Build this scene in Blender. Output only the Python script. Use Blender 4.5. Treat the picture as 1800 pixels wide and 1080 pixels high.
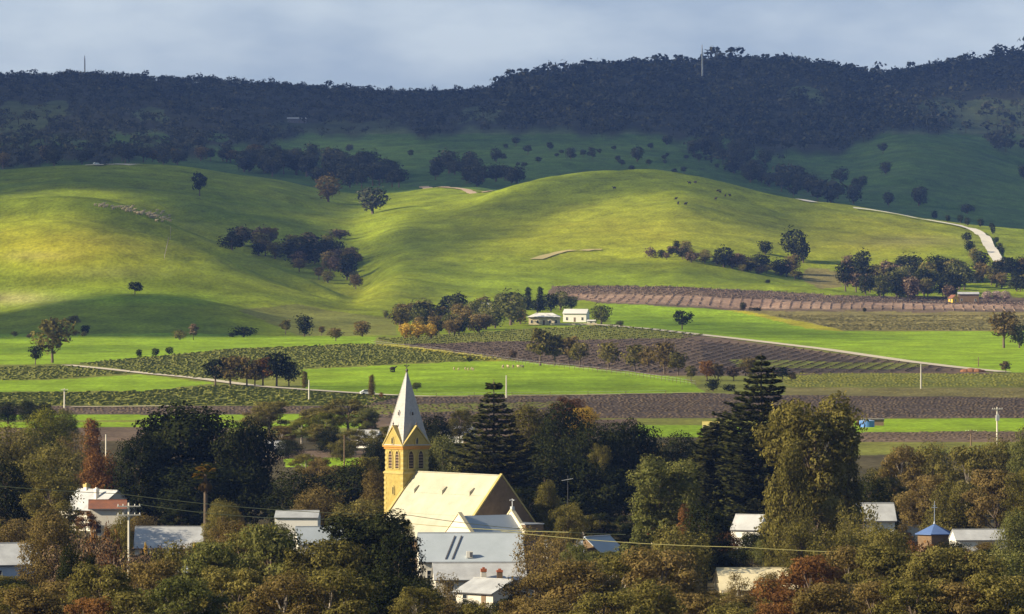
import bpy, math, random
import numpy as np
from mathutils import Vector

for o in list(bpy.data.objects): bpy.data.objects.remove(o)
SC = bpy.context.scene
COL = SC.collection

# ---------------------------------------------------------------- camera
F = 14000.0            # focal length in photo pixels (photo is 1800 wide)
EYE = 60.0
YH = 350.0             # eye-level row
PITCH = math.atan((540 - YH) / F)
cam_d = bpy.data.cameras.new('camera'); cam = bpy.data.objects.new('camera', cam_d); COL.objects.link(cam)
cam.location = (0, 0, EYE); cam.rotation_euler = (math.pi / 2 - PITCH, 0, 0)
cam_d.sensor_width = 36; cam_d.sensor_fit = 'HORIZONTAL'; cam_d.lens = 36 * F / 1800
cam_d.clip_start = 1.0; cam_d.clip_end = 80000
SC.camera = cam

# ---------------------------------------------------------------- sky, sun, exposure
SUN_EL, SUN_TH = math.radians(24), math.radians(17)
SD = np.array([-math.cos(SUN_TH) * math.cos(SUN_EL), -math.sin(SUN_TH) * math.cos(SUN_EL), math.sin(SUN_EL)])
world = bpy.data.worlds.new("World"); SC.world = world; world.use_nodes = True
nt = world.node_tree; N = nt.nodes; Lk = nt.links
N.clear()
out = N.new('ShaderNodeOutputWorld'); bg = N.new('ShaderNodeBackground')
sky = N.new('ShaderNodeTexSky'); sky.sky_type = 'NISHITA'; sky.sun_disc = False
sky.sun_elevation = SUN_EL; sky.sun_rotation = math.radians(253)
sky.air_density = 1.2; sky.dust_density = 0.6; sky.ozone_density = 1.5
tc = N.new('ShaderNodeTexCoord')
mp = N.new('ShaderNodeMapping'); mp.inputs['Scale'].default_value = (22, 22, 60)
nz = N.new('ShaderNodeTexNoise'); nz.inputs['Scale'].default_value = 1.0; nz.inputs['Detail'].default_value = 5; nz.inputs['Roughness'].default_value = 0.5
ramp = N.new('ShaderNodeValToRGB')
ramp.color_ramp.elements[0].position = 0.42; ramp.color_ramp.elements[0].color = (4.1, 5.1, 6.35, 1)
ramp.color_ramp.elements[1].position = 0.60; ramp.color_ramp.elements[1].color = (6.1, 7.0, 7.8, 1)
sep = N.new('ShaderNodeSeparateXYZ')
mr = N.new('ShaderNodeMapRange'); mr.inputs[1].default_value = 0.03; mr.inputs[2].default_value = 0.32
mr.inputs[3].default_value = 0.97; mr.inputs[4].default_value = 0.15
mix = N.new('ShaderNodeMix'); mix.data_type = 'RGBA'
Lk.new(tc.outputs['Generated'], mp.inputs[0]); Lk.new(mp.outputs[0], nz.inputs[0]); Lk.new(nz.outputs[0], ramp.inputs[0])
Lk.new(tc.outputs['Generated'], sep.inputs[0]); Lk.new(sep.outputs[2], mr.inputs[0]); Lk.new(mr.outputs[0], mix.inputs[0])
Lk.new(sky.outputs[0], mix.inputs[6]); Lk.new(ramp.outputs[0], mix.inputs[7])
Lk.new(mix.outputs[2], bg.inputs[0]); bg.inputs[1].default_value = 0.052
Lk.new(bg.outputs[0], out.inputs[0])
sl = bpy.data.lights.new('sun', 'SUN'); sl.energy = 5.0; sl.angle = math.radians(0.5); sl.color = (1.0, 0.86, 0.62)
so = bpy.data.objects.new('sun', sl); COL.objects.link(so)
so.rotation_euler = Vector(tuple(-SD)).to_track_quat('-Z', 'Y').to_euler(); so.location = (-500, -200, 400)
SC.view_settings.view_transform = 'Standard'; SC.view_settings.look = 'None'
SC.view_settings.gamma = 1; SC.view_settings.use_curve_mapping = False
SC.view_settings.exposure = 1.0
SC.render.engine = 'CYCLES'
SC.cycles.transparent_max_bounces = 16; SC.cycles.max_bounces = 5
SC.cycles.volume_bounces = 0

# ---------------------------------------------------------------- projection and terrain functions
cp, sp = math.cos(PITCH), math.sin(PITCH)
def world_at(px, py, D):
    t = (py - 540) / F; dx = (px - 900) / F
    dy = cp - sp * t; dz = -sp - cp * t
    s = D / dy
    return dx * s, D, EYE + dz * s
def zpix(py, D): return world_at(900, py, D)[2]
def xpix(px, D): return (px - 900) / F * D
def project(x, y, z):
    a = y; b = z - EYE
    depth = a * cp - b * sp; up = a * sp + b * cp
    return 900 + F * x / depth, 540 - F * up / depth

rng = np.random.default_rng(7)
X = np.array
# every line: (knots px, values py or z, knots px, D)   'y' = photo row of that stretch of ground, 'z' = height
LINES = [
 ('z', [0], [57], [0], [0]), ('z', [0], [50.5], [0], [60]), ('z', [0], [40], [0], [250]), ('z', [0], [22], [0], [600]),
 ('z', [0], [12.5], [0], [800]), ('z', [0], [4.2], [0], [1050]), ('z', [0], [1.6], [0], [1250]), ('z', [0], [0], [0], [1500]),
 ('z', [0], [0], [0], [2600]),
 ('z', [0], [0.3], [-600, 500, 650, 1000, 1400], [3420, 3440, 3750, 4050, 4150]),
 ('y', [-600, 0, 100, 200, 300, 400, 500, 600, 650, 800, 1000, 1200, 1400, 1600, 1800, 2400], [560, 545, 525, 516, 517, 535, 562, 555, 549, 528, 512, 505, 512, 528, 535, 540],
       [-600, 300, 500, 650, 800, 1000, 1800], [3800, 3800, 3750, 3980, 4350, 4500, 4550]),
 ('y', [-600, 0, 100, 200, 300, 400, 500, 600, 650, 800, 1000, 1200, 1400, 1600, 1800, 2400], [568, 553, 533, 525, 525, 540, 556, 550, 546, 520, 502, 496, 506, 522, 528, 534],
       [-600, 300, 500, 650, 800, 1000, 1800], [3960, 3950, 3880, 4025, 4440, 4580, 4605]),
 ('y', [-600, 0, 100, 170, 290, 400, 500, 560, 620, 700, 800, 1000, 1200, 1400, 1500, 1800, 2400], [420, 392, 385, 389, 424, 462, 500, 522, 544, 508, 475, 445, 442, 490, 500, 490, 500],
       [-600, 300, 620, 700, 800, 1000, 1400, 1800], [4300, 4300, 4120, 4400, 4750, 4900, 4820, 4780]),
 ('y', [-600, 0, 100, 170, 290, 400, 500, 560, 620, 700, 800, 1000, 1200, 1400, 1500, 1650, 1800, 2400], [432, 405, 400, 403, 434, 468, 503, 524, 539, 491, 454, 418, 415, 464, 471, 467, 472, 480],
       [-600, 300, 400, 560, 620, 700, 800, 1000, 1400, 1800], [4520, 4500, 4440, 4320, 4225, 4540, 4870, 5050, 4920, 4890]),
 ('y', [-600, 0, 60, 120, 180, 250, 330, 400, 480, 560, 600, 625, 700, 800, 1000, 1200, 1400, 1500, 1650, 1800, 2400], [370, 355, 345, 340, 345, 368, 405, 432, 468, 502, 520, 533, 475, 435, 392, 390, 440, 445, 445, 455, 460],
       [-600, 0, 400, 625, 700, 800, 1000, 1400, 1800], [4750, 4750, 4600, 4330, 4680, 5000, 5200, 5020, 5000]),
 ('y', [-600, 0, 120, 300, 400, 500, 600, 640, 700, 800, 1000, 1200, 1400, 1500, 1650, 1800, 2400], [412, 406, 400, 435, 462, 496, 529, 520, 445, 402, 350, 345, 400, 408, 418, 430, 440],
       [-600, 300, 600, 640, 700, 800, 1000, 1400, 1800], [5020, 5000, 4660, 4660, 4960, 5250, 5450, 5300, 5250]),
 ('y', [-600, 0, 120, 200, 350, 450, 550, 620, 660, 700, 800, 850, 900, 950, 1050, 1150, 1250, 1350, 1420, 1500, 1600, 1680, 1720, 1800, 2400],
       [360, 340, 330, 334, 350, 378, 418, 440, 415, 390, 362, 345, 326, 311, 301, 300, 315, 340, 354, 363, 379, 392, 400, 406, 415],
       [-600, 400, 620, 660, 800, 1050, 1800], [5550, 5500, 5180, 5230, 5600, 5750, 5650]),
 ('y', [-600, 0, 100, 190, 300, 400, 500, 545, 620, 700, 760, 850, 900, 950, 1050, 1250, 1350, 1420, 1500, 1600, 1700, 1800, 2400],
       [310, 300, 292, 288, 292, 305, 320, 333, 343, 341, 333, 337, 345, 345, 345, 350, 368, 378, 388, 402, 415, 425, 430], [0], [6150]),
 ('y', [-600, 0, 300, 400, 500, 600, 700, 800, 900, 1000, 1200, 1400, 1500, 1600, 1700, 1800, 2400], [318, 308, 300, 308, 318, 324, 322, 318, 320, 322, 328, 362, 366, 372, 386, 396, 400], [0], [6750]),
 ('y', [-600, 0, 300, 520, 700, 850, 1000, 1200, 1400, 1500, 1600, 1700, 1800, 2400], [275, 270, 265, 285, 283, 286, 284, 290, 322, 320, 310, 330, 345, 350], [0], [7600]),
 ('y', [-600, 0, 300, 520, 700, 900, 1100, 1300, 1500, 1600, 1700, 1750, 1800, 2400], [240, 235, 235, 252, 248, 245, 245, 255, 258, 240, 254, 268, 280, 300], [0], [8800]),
 ('y', [-600, 0, 300, 520, 700, 900, 1100, 1300, 1500, 1600, 1700, 1800, 2400], [190, 188, 192, 207, 210, 196, 190, 190, 196, 222, 245, 262, 260], [0], [9700]),
 ('y', [-600, 0, 160, 300, 430, 600, 730, 870, 910, 960, 1050, 1100, 1200, 1300, 1350, 1450, 1500, 1570, 1600, 1700, 1800, 1950, 2400],
       [150, 145, 142, 148, 157, 168, 173, 171, 158, 148, 137, 132, 127, 122, 122, 135, 147, 150, 144, 126, 105, 90, 95], [0], [11800]),
 ('z', [0], [140], [0], [13500]), ('z', [0], [60], [0], [16000]), ('z', [0], [0], [0], [22000]), ('z', [0], [0], [0], [60000]),
]
PXS = np.arange(-1600, 3400, 10.0)
def smooth(a, s):
    k = np.exp(-0.5 * (np.arange(-3 * s, 3 * s + 1) / s) ** 2); k /= k.sum()
    return np.convolve(np.pad(a, 3 * s, mode='edge'), k, mode='valid')
TD, TZ = [], []
for kind, kx, kv, dx_, dd in LINES:
    d = smooth(np.interp(PXS, dx_, dd), 3)
    v = smooth(np.interp(PXS, kx, kv), 2)
    z = v if kind == 'z' else EYE + (-sp - cp * (v - 540) / F) / (cp - sp * (v - 540) / F) * d
    TD.append(d); TZ.append(z)
TD = np.array(TD).T.copy(); TZ = np.array(TZ).T.copy()       # columns x lines
def _wav(x, y, seed, wl, n=7):
    r = np.random.default_rng(seed); s = 0
    for i in range(n):
        a = r.uniform(0, 2 * math.pi); w = 2 * math.pi / (wl * r.uniform(0.6, 1.5)); p = r.uniform(0, 6.28)
        s = s + np.sin((x * math.cos(a) + y * math.sin(a)) * w + p)
    return s / math.sqrt(n)
def height(x, y):
    """ground height at world x, y (arrays)"""
    x = np.atleast_1d(np.asarray(x, float)); y = np.atleast_1d(np.asarray(y, float))
    yy = np.maximum(y, 1.0)
    px = np.clip(900 + F * x / yy, PXS[0], PXS[-1] - 11)
    f = (px - PXS[0]) / 10; i = f.astype(int); f = (f - i)[:, None]
    Dk = TD[i] * (1 - f) + TD[i + 1] * f; Zk = TZ[i] * (1 - f) + TZ[i + 1] * f
    h = np.diff(Dk, axis=1); s = np.diff(Zk, axis=1) / h
    m = np.zeros_like(Zk)
    w1 = 2 * h[:, 1:] + h[:, :-1]; w2 = h[:, 1:] + 2 * h[:, :-1]
    with np.errstate(divide='ignore', invalid='ignore'):
        mm = (w1 + w2) / (w1 / s[:, :-1] + w2 / s[:, 1:])
    mm[(s[:, :-1] * s[:, 1:]) <= 0] = 0
    m[:, 1:-1] = np.nan_to_num(mm)
    m[:, 0] = s[:, 0]; m[:, -1] = s[:, -1]
    k = np.clip((yy[:, None] >= Dk).sum(1) - 1, 0, Dk.shape[1] - 2)
    r = np.arange(len(yy)); hk = h[r, k]; t = np.clip((yy - Dk[r, k]) / hk, 0, 1)
    z = ((2*t**3 - 3*t**2 + 1) * Zk[r, k] + (t**3 - 2*t**2 + t) * hk * m[r, k] + (-2*t**3 + 3*t**2) * Zk[r, k+1] + (t**3 - t**2) * hk * m[r, k+1])
    a1 = np.clip((yy - 3600) / 600, 0, 1) * 1.0
    a2 = np.clip((yy - 6300) / 900, 0, 1) * np.clip((14000 - yy) / 2000, 0, 1) * 2.6
    w1_ = _wav(x, y, 3, 150); z = z + a1 * w1_ - a1 * 0.8 * np.maximum(0, 1 - np.abs(_wav(x, y, 9, 110)) * 3.5) + a2 * _wav(x, y, 5, 330)
    return z
def gz(x, y): return float(height([x], [y])[0])
_DS = np.concatenate([np.arange(500, 4000, 6.0), np.arange(4000, 13000, 8.0)])
_cache = {}
def hit(px, py, dmin=1300):
    """where the line of sight of a photo pixel first meets the ground beyond dmin"""
    k = round(px)
    if k not in _cache:
        xs = (px - 900) / F * _DS; zz = height(xs, _DS); _cache[k] = project(xs, _DS, zz)[1]
    rows = _cache[k]; ok = (_DS >= dmin) & (rows <= py)
    j = int(np.argmax(ok)) if ok.any() else int(np.argmin(np.abs(rows - py)))
    D = float(_DS[j])
    if j > 0 and rows[j-1] > py >= rows[j]:
        D = float(_DS[j-1] + (_DS[j] - _DS[j-1]) * (rows[j-1] - py) / (rows[j-1] - rows[j]))
    x = xpix(px, D)
    return x, D, gz(x, D)

# ---------------------------------------------------------------- materials
def lin(r, g, b): return tuple(((c / 255) / 12.92 if c / 255 < 0.04045 else ((c / 255 + 0.055) / 1.055) ** 2.4) for c in (r, g, b))
MATS = {}
def mat(name, c, rough=0.85, spec=0.2, noise=0.0, scale=1.0, c2=None, bump=0.0, metal=0.0, stretch=(1, 1, 1)):
    if name in MATS: return MATS[name]
    m = bpy.data.materials.new(name); m.use_nodes = True; n = m.node_tree.nodes; l = m.node_tree.links
    b = n['Principled BSDF']; b.inputs['Roughness'].default_value = rough; b.inputs['Metallic'].default_value = metal
    b.inputs['Specular IOR Level'].default_value = spec
    b.inputs['Base Color'].default_value = (*c, 1)
    if noise or bump or c2:
        t = n.new('ShaderNodeTexCoord'); mp_ = n.new('ShaderNodeMapping'); mp_.inputs['Scale'].default_value = stretch
        z = n.new('ShaderNodeTexNoise'); z.inputs['Scale'].default_value = scale; z.inputs['Detail'].default_value = 6; z.inputs['Roughness'].default_value = 0.65
        l.new(t.outputs['Object'], mp_.inputs[0]); l.new(mp_.outputs[0], z.inputs[0])
        r = n.new('ShaderNodeValToRGB'); r.color_ramp.elements[0].position = 0.3; r.color_ramp.elements[1].position = 0.72
        cc = c2 if c2 else tuple(v * (1 - noise) for v in c)
        r.color_ramp.elements[0].color = (*cc, 1); r.color_ramp.elements[1].color = (*c, 1)
        l.new(z.outputs[0], r.inputs[0]); l.new(r.outputs[0], b.inputs['Base Color'])
        if bump:
            bp = n.new('ShaderNodeBump'); bp.inputs['Strength'].default_value = bump; bp.inputs['Distance'].default_value = 0.05
            l.new(z.outputs[0], bp.inputs['Height']); l.new(bp.outputs[0], b.inputs['Normal'])
    MATS[name] = m; return m
def corrugated(name, c, c2, rough=0.5, scale=0.6, rib=0.25):
    """painted or bare corrugated iron: ribs as fine relief, weathering as slow patches"""
    m = mat(name, c, rough, 0.3, 0.2, scale, c2)
    n = m.node_tree.nodes; l = m.node_tree.links; b = n['Principled BSDF']
    t = n.new('ShaderNodeTexCoord'); w = n.new('ShaderNodeTexWave'); w.inputs['Scale'].default_value = 1 / rib * 0.5; w.bands_direction = 'X'
    bp = n.new('ShaderNodeBump'); bp.inputs['Strength'].default_value = 0.35; bp.inputs['Distance'].default_value = 0.04
    l.new(t.outputs['Object'], w.inputs[0]); l.new(w.outputs[1], bp.inputs['Height']); l.new(bp.outputs[0], b.inputs['Normal'])
    return m
def foliage(name, dark, mid, light, transl=0.38):
    if name in MATS: return MATS[name]
    m = bpy.data.materials.new(name); m.use_nodes = True; n = m.node_tree.nodes; l = m.node_tree.links; n.clear()
    o = n.new('ShaderNodeOutputMaterial'); a = n.new('ShaderNodeAttribute'); a.attribute_name = 'tint'
    oi = n.new('ShaderNodeObjectInfo')
    ma = n.new('ShaderNodeMath'); ma.operation = 'MULTIPLY_ADD'; ma.inputs[1].default_value = 0.22; 
    l.new(oi.outputs['Random'], ma.inputs[0])
    mb = n.new('ShaderNodeMath'); mb.operation = 'MULTIPLY_ADD'; mb.inputs[1].default_value = 0.8; mb.inputs[2].default_value = -0.01
    l.new(a.outputs['Fac'], mb.inputs[0]); l.new(mb.outputs[0], ma.inputs[2])
    r = n.new('ShaderNodeValToRGB'); e = r.color_ramp.elements
    e[0].position = 0.1; e[0].color = (*dark, 1); e[1].position = 0.95; e[1].color = (*light, 1)
    x = e.new(0.5); x.color = (*mid, 1)
    l.new(ma.outputs[0], r.inputs[0])
    d = n.new('ShaderNodeBsdfDiffuse'); t = n.new('ShaderNodeBsdfTranslucent'); mx = n.new('ShaderNodeMixShader'); mx.inputs[0].default_value = transl
    l.new(r.outputs[0], d.inputs[0]); l.new(r.outputs[0], t.inputs[0]); l.new(d.outputs[0], mx.inputs[1]); l.new(t.outputs[0], mx.inputs[2])
    l.new(mx.outputs[0], o.inputs[0]); MATS[name] = m; return m
FO = {
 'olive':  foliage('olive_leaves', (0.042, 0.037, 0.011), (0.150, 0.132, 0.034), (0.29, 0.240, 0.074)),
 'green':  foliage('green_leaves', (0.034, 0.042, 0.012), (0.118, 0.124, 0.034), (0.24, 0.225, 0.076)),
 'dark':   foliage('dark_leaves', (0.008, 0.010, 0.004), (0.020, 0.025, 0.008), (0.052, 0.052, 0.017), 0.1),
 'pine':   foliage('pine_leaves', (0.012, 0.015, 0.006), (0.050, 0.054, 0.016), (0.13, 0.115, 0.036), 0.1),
 'brown':  foliage('brown_leaves', (0.058, 0.038, 0.013), (0.165, 0.124, 0.040), (0.27, 0.19, 0.075)),
 'rust':   foliage('rusty_leaves', (0.06, 0.027, 0.011), (0.18, 0.088, 0.030), (0.31, 0.165, 0.058)),
 'gold':   foliage('golden_leaves', (0.25, 0.15, 0.02), (0.50, 0.33, 0.05), (0.65, 0.47, 0.09)),
 'yellowgreen': foliage('yellow_green_leaves', (0.05, 0.055, 0.009), (0.15, 0.15, 0.022), (0.27, 0.24, 0.04)),
 'twig':   foliage('bare_twigs', (0.05, 0.034, 0.022), (0.12, 0.08, 0.05), (0.20, 0.15, 0.09), 0.0),
 'bushland': foliage('bushland_leaves', (0.022, 0.028, 0.019), (0.055, 0.060, 0.035), (0.12, 0.115, 0.062), 0.1),
 'blossom': foliage('pale_blossom', (0.20, 0.14, 0.12), (0.38, 0.28, 0.25), (0.55, 0.44, 0.40)),
}
BARK = mat('grey_brown_bark', (0.16, 0.12, 0.085), noise=0.5, scale=3)
PALEBARK = mat('pale_gum_bark', (0.36, 0.31, 0.25), noise=0.5, scale=2)

# ---------------------------------------------------------------- object helpers
def thing(name, label, cat, loc=(0, 0, 0), rz=0.0, group=None):
    o = bpy.data.objects.new(name, None); COL.objects.link(o)
    o.location = loc; o.rotation_euler = (0, 0, rz); o.empty_display_size = 0.5
    o['label'] = label; o['category'] = cat
    if group: o['group'] = group
    return o
def tag(o, label=None, cat=None, group=None, kind=None):
    if label: o['label'] = label
    if cat: o['category'] = cat
    if group: o['group'] = group
    if kind: o['kind'] = kind
    return o
def mesh_obj(name, me, parent=None, loc=(0, 0, 0), rz=0.0):
    o = bpy.data.objects.new(name, me); COL.objects.link(o); o.location = loc; o.rotation_euler = (0, 0, rz)
    if parent: o.parent = parent
    return o
class MB:
    def __init__(s): s.v = []; s.f = []; s.mi = []; s.m = 0
    def add(s, vs, fs):
        b = len(s.v); s.v += [tuple(map(float, p)) for p in vs]
        for f in fs: s.f.append([b + i for i in f]); s.mi.append(s.m)
        return s
    def box(s, c, d, rz=0.0, taper=1.0):
        x, y, z = c; a, b, h = d[0] / 2, d[1] / 2, d[2] / 2; vs = []
        for zz, k in ((-h, 1), (h, taper)):
            for sx, sy in ((-1, -1), (1, -1), (1, 1), (-1, 1)):
                px_, py_ = sx * a * k, sy * b * k
                vs.append((x + px_ * math.cos(rz) - py_ * math.sin(rz), y + px_ * math.sin(rz) + py_ * math.cos(rz), z + zz))
        return s.add(vs, [(3, 2, 1, 0), (4, 5, 6, 7), (0, 1, 5, 4), (1, 2, 6, 5), (2, 3, 7, 6), (3, 0, 4, 7)])
    def prism(s, poly, axis, a, b):
        """poly in the two other axes, extruded from a to b along axis"""
        def P(u, v, w): return {'x': (w, u, v), 'y': (u, w, v), 'z': (u, v, w)}[axis]
        n = len(poly); vs = [P(u, v, a) for u, v in poly] + [P(u, v, b) for u, v in poly]
        return s.add(vs, [tuple(range(n))[::-1], tuple(range(n, 2 * n))] + [(i, (i + 1) % n, n + (i + 1) % n, n + i) for i in range(n)])
    def tube(s, p, q, r0, r1=None, n=6):
        r1 = r0 if r1 is None else r1
        p = np.array(p, float); q = np.array(q, float); d = q - p; L = np.linalg.norm(d)
        if L < 1e-6: return s
        d /= L; a = np.cross(d, [0, 0, 1.0]) if abs(d[2]) < 0.9 else np.cross(d, [1.0, 0, 0]); a /= np.linalg.norm(a); b = np.cross(d, a)
        vs = []
        for c, r in ((p, r0), (q, r1)):
            for i in range(n):
                t = 2 * math.pi * i / n; vs.append(tuple(c + r * (math.cos(t) * a + math.sin(t) * b)))
        return s.add(vs, [tuple(range(n)), tuple(range(2 * n - 1, n - 1, -1))] + [(i, n + i, n + (i + 1) % n, (i + 1) % n) for i in range(n)])
    def ball(s, c, r, n=8, m=6, sc=(1, 1, 1)):
        vs = [(c[0], c[1], c[2] - r * sc[2])]
        for j in range(1, m):
            t = -math.pi / 2 + math.pi * j / m
            for i in range(n):
                a = 2 * math.pi * i / n
                vs.append((c[0] + r * sc[0] * math.cos(t) * math.cos(a), c[1] + r * sc[1] * math.cos(t) * math.sin(a), c[2] + r * sc[2] * math.sin(t)))
        vs.append((c[0], c[1], c[2] + r * sc[2])); L = len(vs) - 1; fs = []
        for i in range(n):
            k = (i + 1) % n
            fs.append((0, 1 + k, 1 + i)); fs.append((L, L - n + i, L - n + k))
            for j in range(m - 2): fs.append((1 + j * n + i, 1 + j * n + k, 1 + (j + 1) * n + k, 1 + (j + 1) * n + i))
        return s.add(vs, fs)
    def mesh(s, name, mats):
        me = bpy.data.meshes.new(name); me.from_pydata(s.v, [], s.f)
        mats = mats if isinstance(mats, (list, tuple)) else [mats]
        for m in mats: me.materials.append(m)
        if len(mats) > 1: me.polygons.foreach_set('material_index', s.mi)
        me.update(); return me
    def build(s, name, mats, parent=None, loc=(0, 0, 0), rz=0.0): return mesh_obj(name, s.mesh(name, mats), parent, loc, rz)
def np_mesh(name, V, Fq, mats, attrs=None, smooth_=False, mi=None):
    me = bpy.data.meshes.new(name); V = np.asarray(V, np.float32); Fq = np.asarray(Fq, np.int32); k = Fq.shape[1]
    me.vertices.add(len(V)); me.vertices.foreach_set('co', V.ravel())
    me.loops.add(Fq.size); me.loops.foreach_set('vertex_index', Fq.ravel())
    me.polygons.add(len(Fq)); me.polygons.foreach_set('loop_start', np.arange(0, Fq.size, k, dtype=np.int32))
    if smooth_: me.polygons.foreach_set('use_smooth', np.ones(len(Fq), bool))
    for m in (mats if isinstance(mats, (list, tuple)) else [mats]): me.materials.append(m)
    if mi is not None: me.polygons.foreach_set('material_index', np.asarray(mi, np.int32))
    me.update(calc_edges=True)
    for an, (ty, arr) in (attrs or {}).items():
        a = me.attributes.new(an, ty, 'POINT')
        a.data.foreach_set('value' if ty == 'FLOAT' else 'color', np.asarray(arr, np.float32).ravel())
    return me
def copy_tree(o, loc, rz, scale, label=None, group=None, mats=None):
    c = o.copy(); COL.objects.link(c); c.location = loc; c.rotation_euler = (0, 0, rz); c.scale = scale
    if label: c['label'] = label
    if group: c['group'] = group
    elif 'group' in c: del c['group']
    for ch in o.children:
        d = ch.copy(); COL.objects.link(d); d.parent = c
    return c

# ---------------------------------------------------------------- land cover (what grows or lies on each stretch of ground)
def inpoly(px, py, poly):
    poly = np.array(poly, float); r = np.zeros(px.shape, bool); j = len(poly) - 1
    for i in range(len(poly)):
        xi, yi = poly[i]; xj, yj = poly[j]
        if yi != yj: r ^= ((yi > py) != (yj > py)) & (px < (xj - xi) * (py - yi) / (yj - yi) + xi)
        j = i
    return r
C_GRASS = (0.175, 0.225, 0.012); C_LUSH = (0.205, 0.310, 0.016); C_DRYG = (0.320, 0.295, 0.022); C_OLIVE = (0.165, 0.175, 0.034)
C_BROWN = (0.135, 0.097, 0.066); C_DBROWN = (0.092, 0.069, 0.052); C_PINK = (0.27, 0.185, 0.13); C_TAN = (0.19, 0.165, 0.055)
C_FOREST = (0.035, 0.036, 0.022); C_TOWN = (0.075, 0.062, 0.030); C_DEEP = (0.050, 0.115, 0.020); C_SOIL = (0.24, 0.15, 0.085)
FIELDS = [   # (polygon in photo rows/columns, base colour, farthest distance)
 ([(-900, 770), (2700, 770), (2700, 1200), (-900, 1200)], C_TOWN),
 ([(-900, 600), (-900, 590), (300, 586), (520, 592), (660, 592), (660, 604), (400, 615), (130, 640), (-900, 645)], C_LUSH),
 ([(130, 640), (400, 614), (640, 604), (900, 634), (720, 640), (530, 650), (530, 668), (360, 668), (240, 656)], C_OLIVE),
 ([(-900, 645), (120, 644), (245, 658), (100, 668), (-900, 672)], C_OLIVE),
 ([(-900, 672), (100, 668), (245, 658), (380, 674), (250, 688), (-900, 692)], C_LUSH),
 ([(-900, 692), (250, 688), (400, 677), (560, 690), (700, 698), (640, 714), (-900, 714)], C_OLIVE),
 ([(530, 650), (720, 640), (905, 632), (1200, 664), (1240, 690), (700, 697), (530, 684)], C_LUSH),
 ([(640, 604), (700, 606), (860, 626), (905, 634), (860, 636), (700, 612)], C_DRYG),
 ([(700, 697), (1240, 690), (1400, 695), (2700, 700), (2700, 736), (640, 736), (640, 714)], C_DBROWN),
 ([(640, 712), (1000, 706), (1000, 716), (640, 730)], C_OLIVE),
 ([(-900, 714), (640, 714), (640, 729), (-900, 729)], C_DBROWN),
 ([(-900, 729), (640, 729), (640, 752), (-900, 752)], C_LUSH),
 ([(-900, 739), (640, 739), (640, 742), (-900, 742)], C_OLIVE),
 ([(-900, 752), (400, 752), (400, 775), (-900, 775)], C_BROWN),
 ([(640, 736), (1120, 738), (1120, 775), (640, 775)], C_BROWN),
 ([(1120, 747), (1300, 745), (1300, 768), (1120, 768)], C_LUSH), ([(1120, 738), (1300, 737), (1300, 747), (1120, 748)], C_OLIVE),
 ([(1500, 737), (2700, 733), (2700, 755), (1500, 760)], C_LUSH), ([(1500, 760), (2700, 755), (2700, 772), (1500, 779)], C_BROWN),
 ([(1500, 779), (2700, 772), (2700, 790), (1500, 800)], C_OLIVE),
 ([(1380, 681), (2700, 680), (2700, 702), (1640, 698), (1380, 694)], C_TAN),
 ([(1330, 655), (2700, 655), (2700, 681), (1380, 682)], C_OLIVE), ([(1250, 640), (1700, 640), (2700, 640), (2700, 657), (1330, 657)], C_BROWN),
 ([(660, 597), (920, 582), (1080, 570), (1400, 612), (1700, 652), (1330, 660), (1180, 662), (905, 634), (860, 626), (700, 606)], C_BROWN),
 ([(660, 596), (930, 578), (1080, 572), (1200, 585), (1200, 594), (900, 600), (700, 606)], C_OLIVE),
 ([(1230, 600), (1400, 618), (1640, 650), (1700, 655), (1400, 655), (1240, 640)], C_DBROWN),
 ([(1280, 632), (1660, 640), (1560, 650), (1300, 646)], C_OLIVE),
 ([(1060, 532), (1250, 543), (1330, 553), (1480, 583), (2700, 586), (2700, 660), (1750, 655), (1400, 610), (1075, 570)], C_LUSH),
 ([(1300, 545), (2700, 552), (2700, 583), (1480, 582), (1340, 553)], C_TAN),
 ([(1260, 541), (1300, 545), (1480, 579), (1480, 583), (1420, 578), (1330, 556)], C_DRYG),
 ([(970, 503), (1150, 503), (1400, 514), (1480, 520), (2700, 532), (2700, 553), (1300, 546), (1060, 533), (960, 522)], C_BROWN),
 ([(980, 517), (1200, 520), (1480, 532), (2700, 540), (2700, 547), (1300, 542), (1060, 531)], C_PINK),
 ([(1420, 470), (1490, 478), (1480, 505), (1440, 508), (1405, 490)], C_TAN),
 ([(480, 790), (650, 790), (650, 806), (480, 806)], C_BROWN), ([(500, 806), (650, 806), (650, 822), (500, 822)], C_LUSH),
 ([(420, 545), (520, 535), (620, 552), (690, 560), (700, 590), (530, 592)], C_OLIVE),
]
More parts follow.
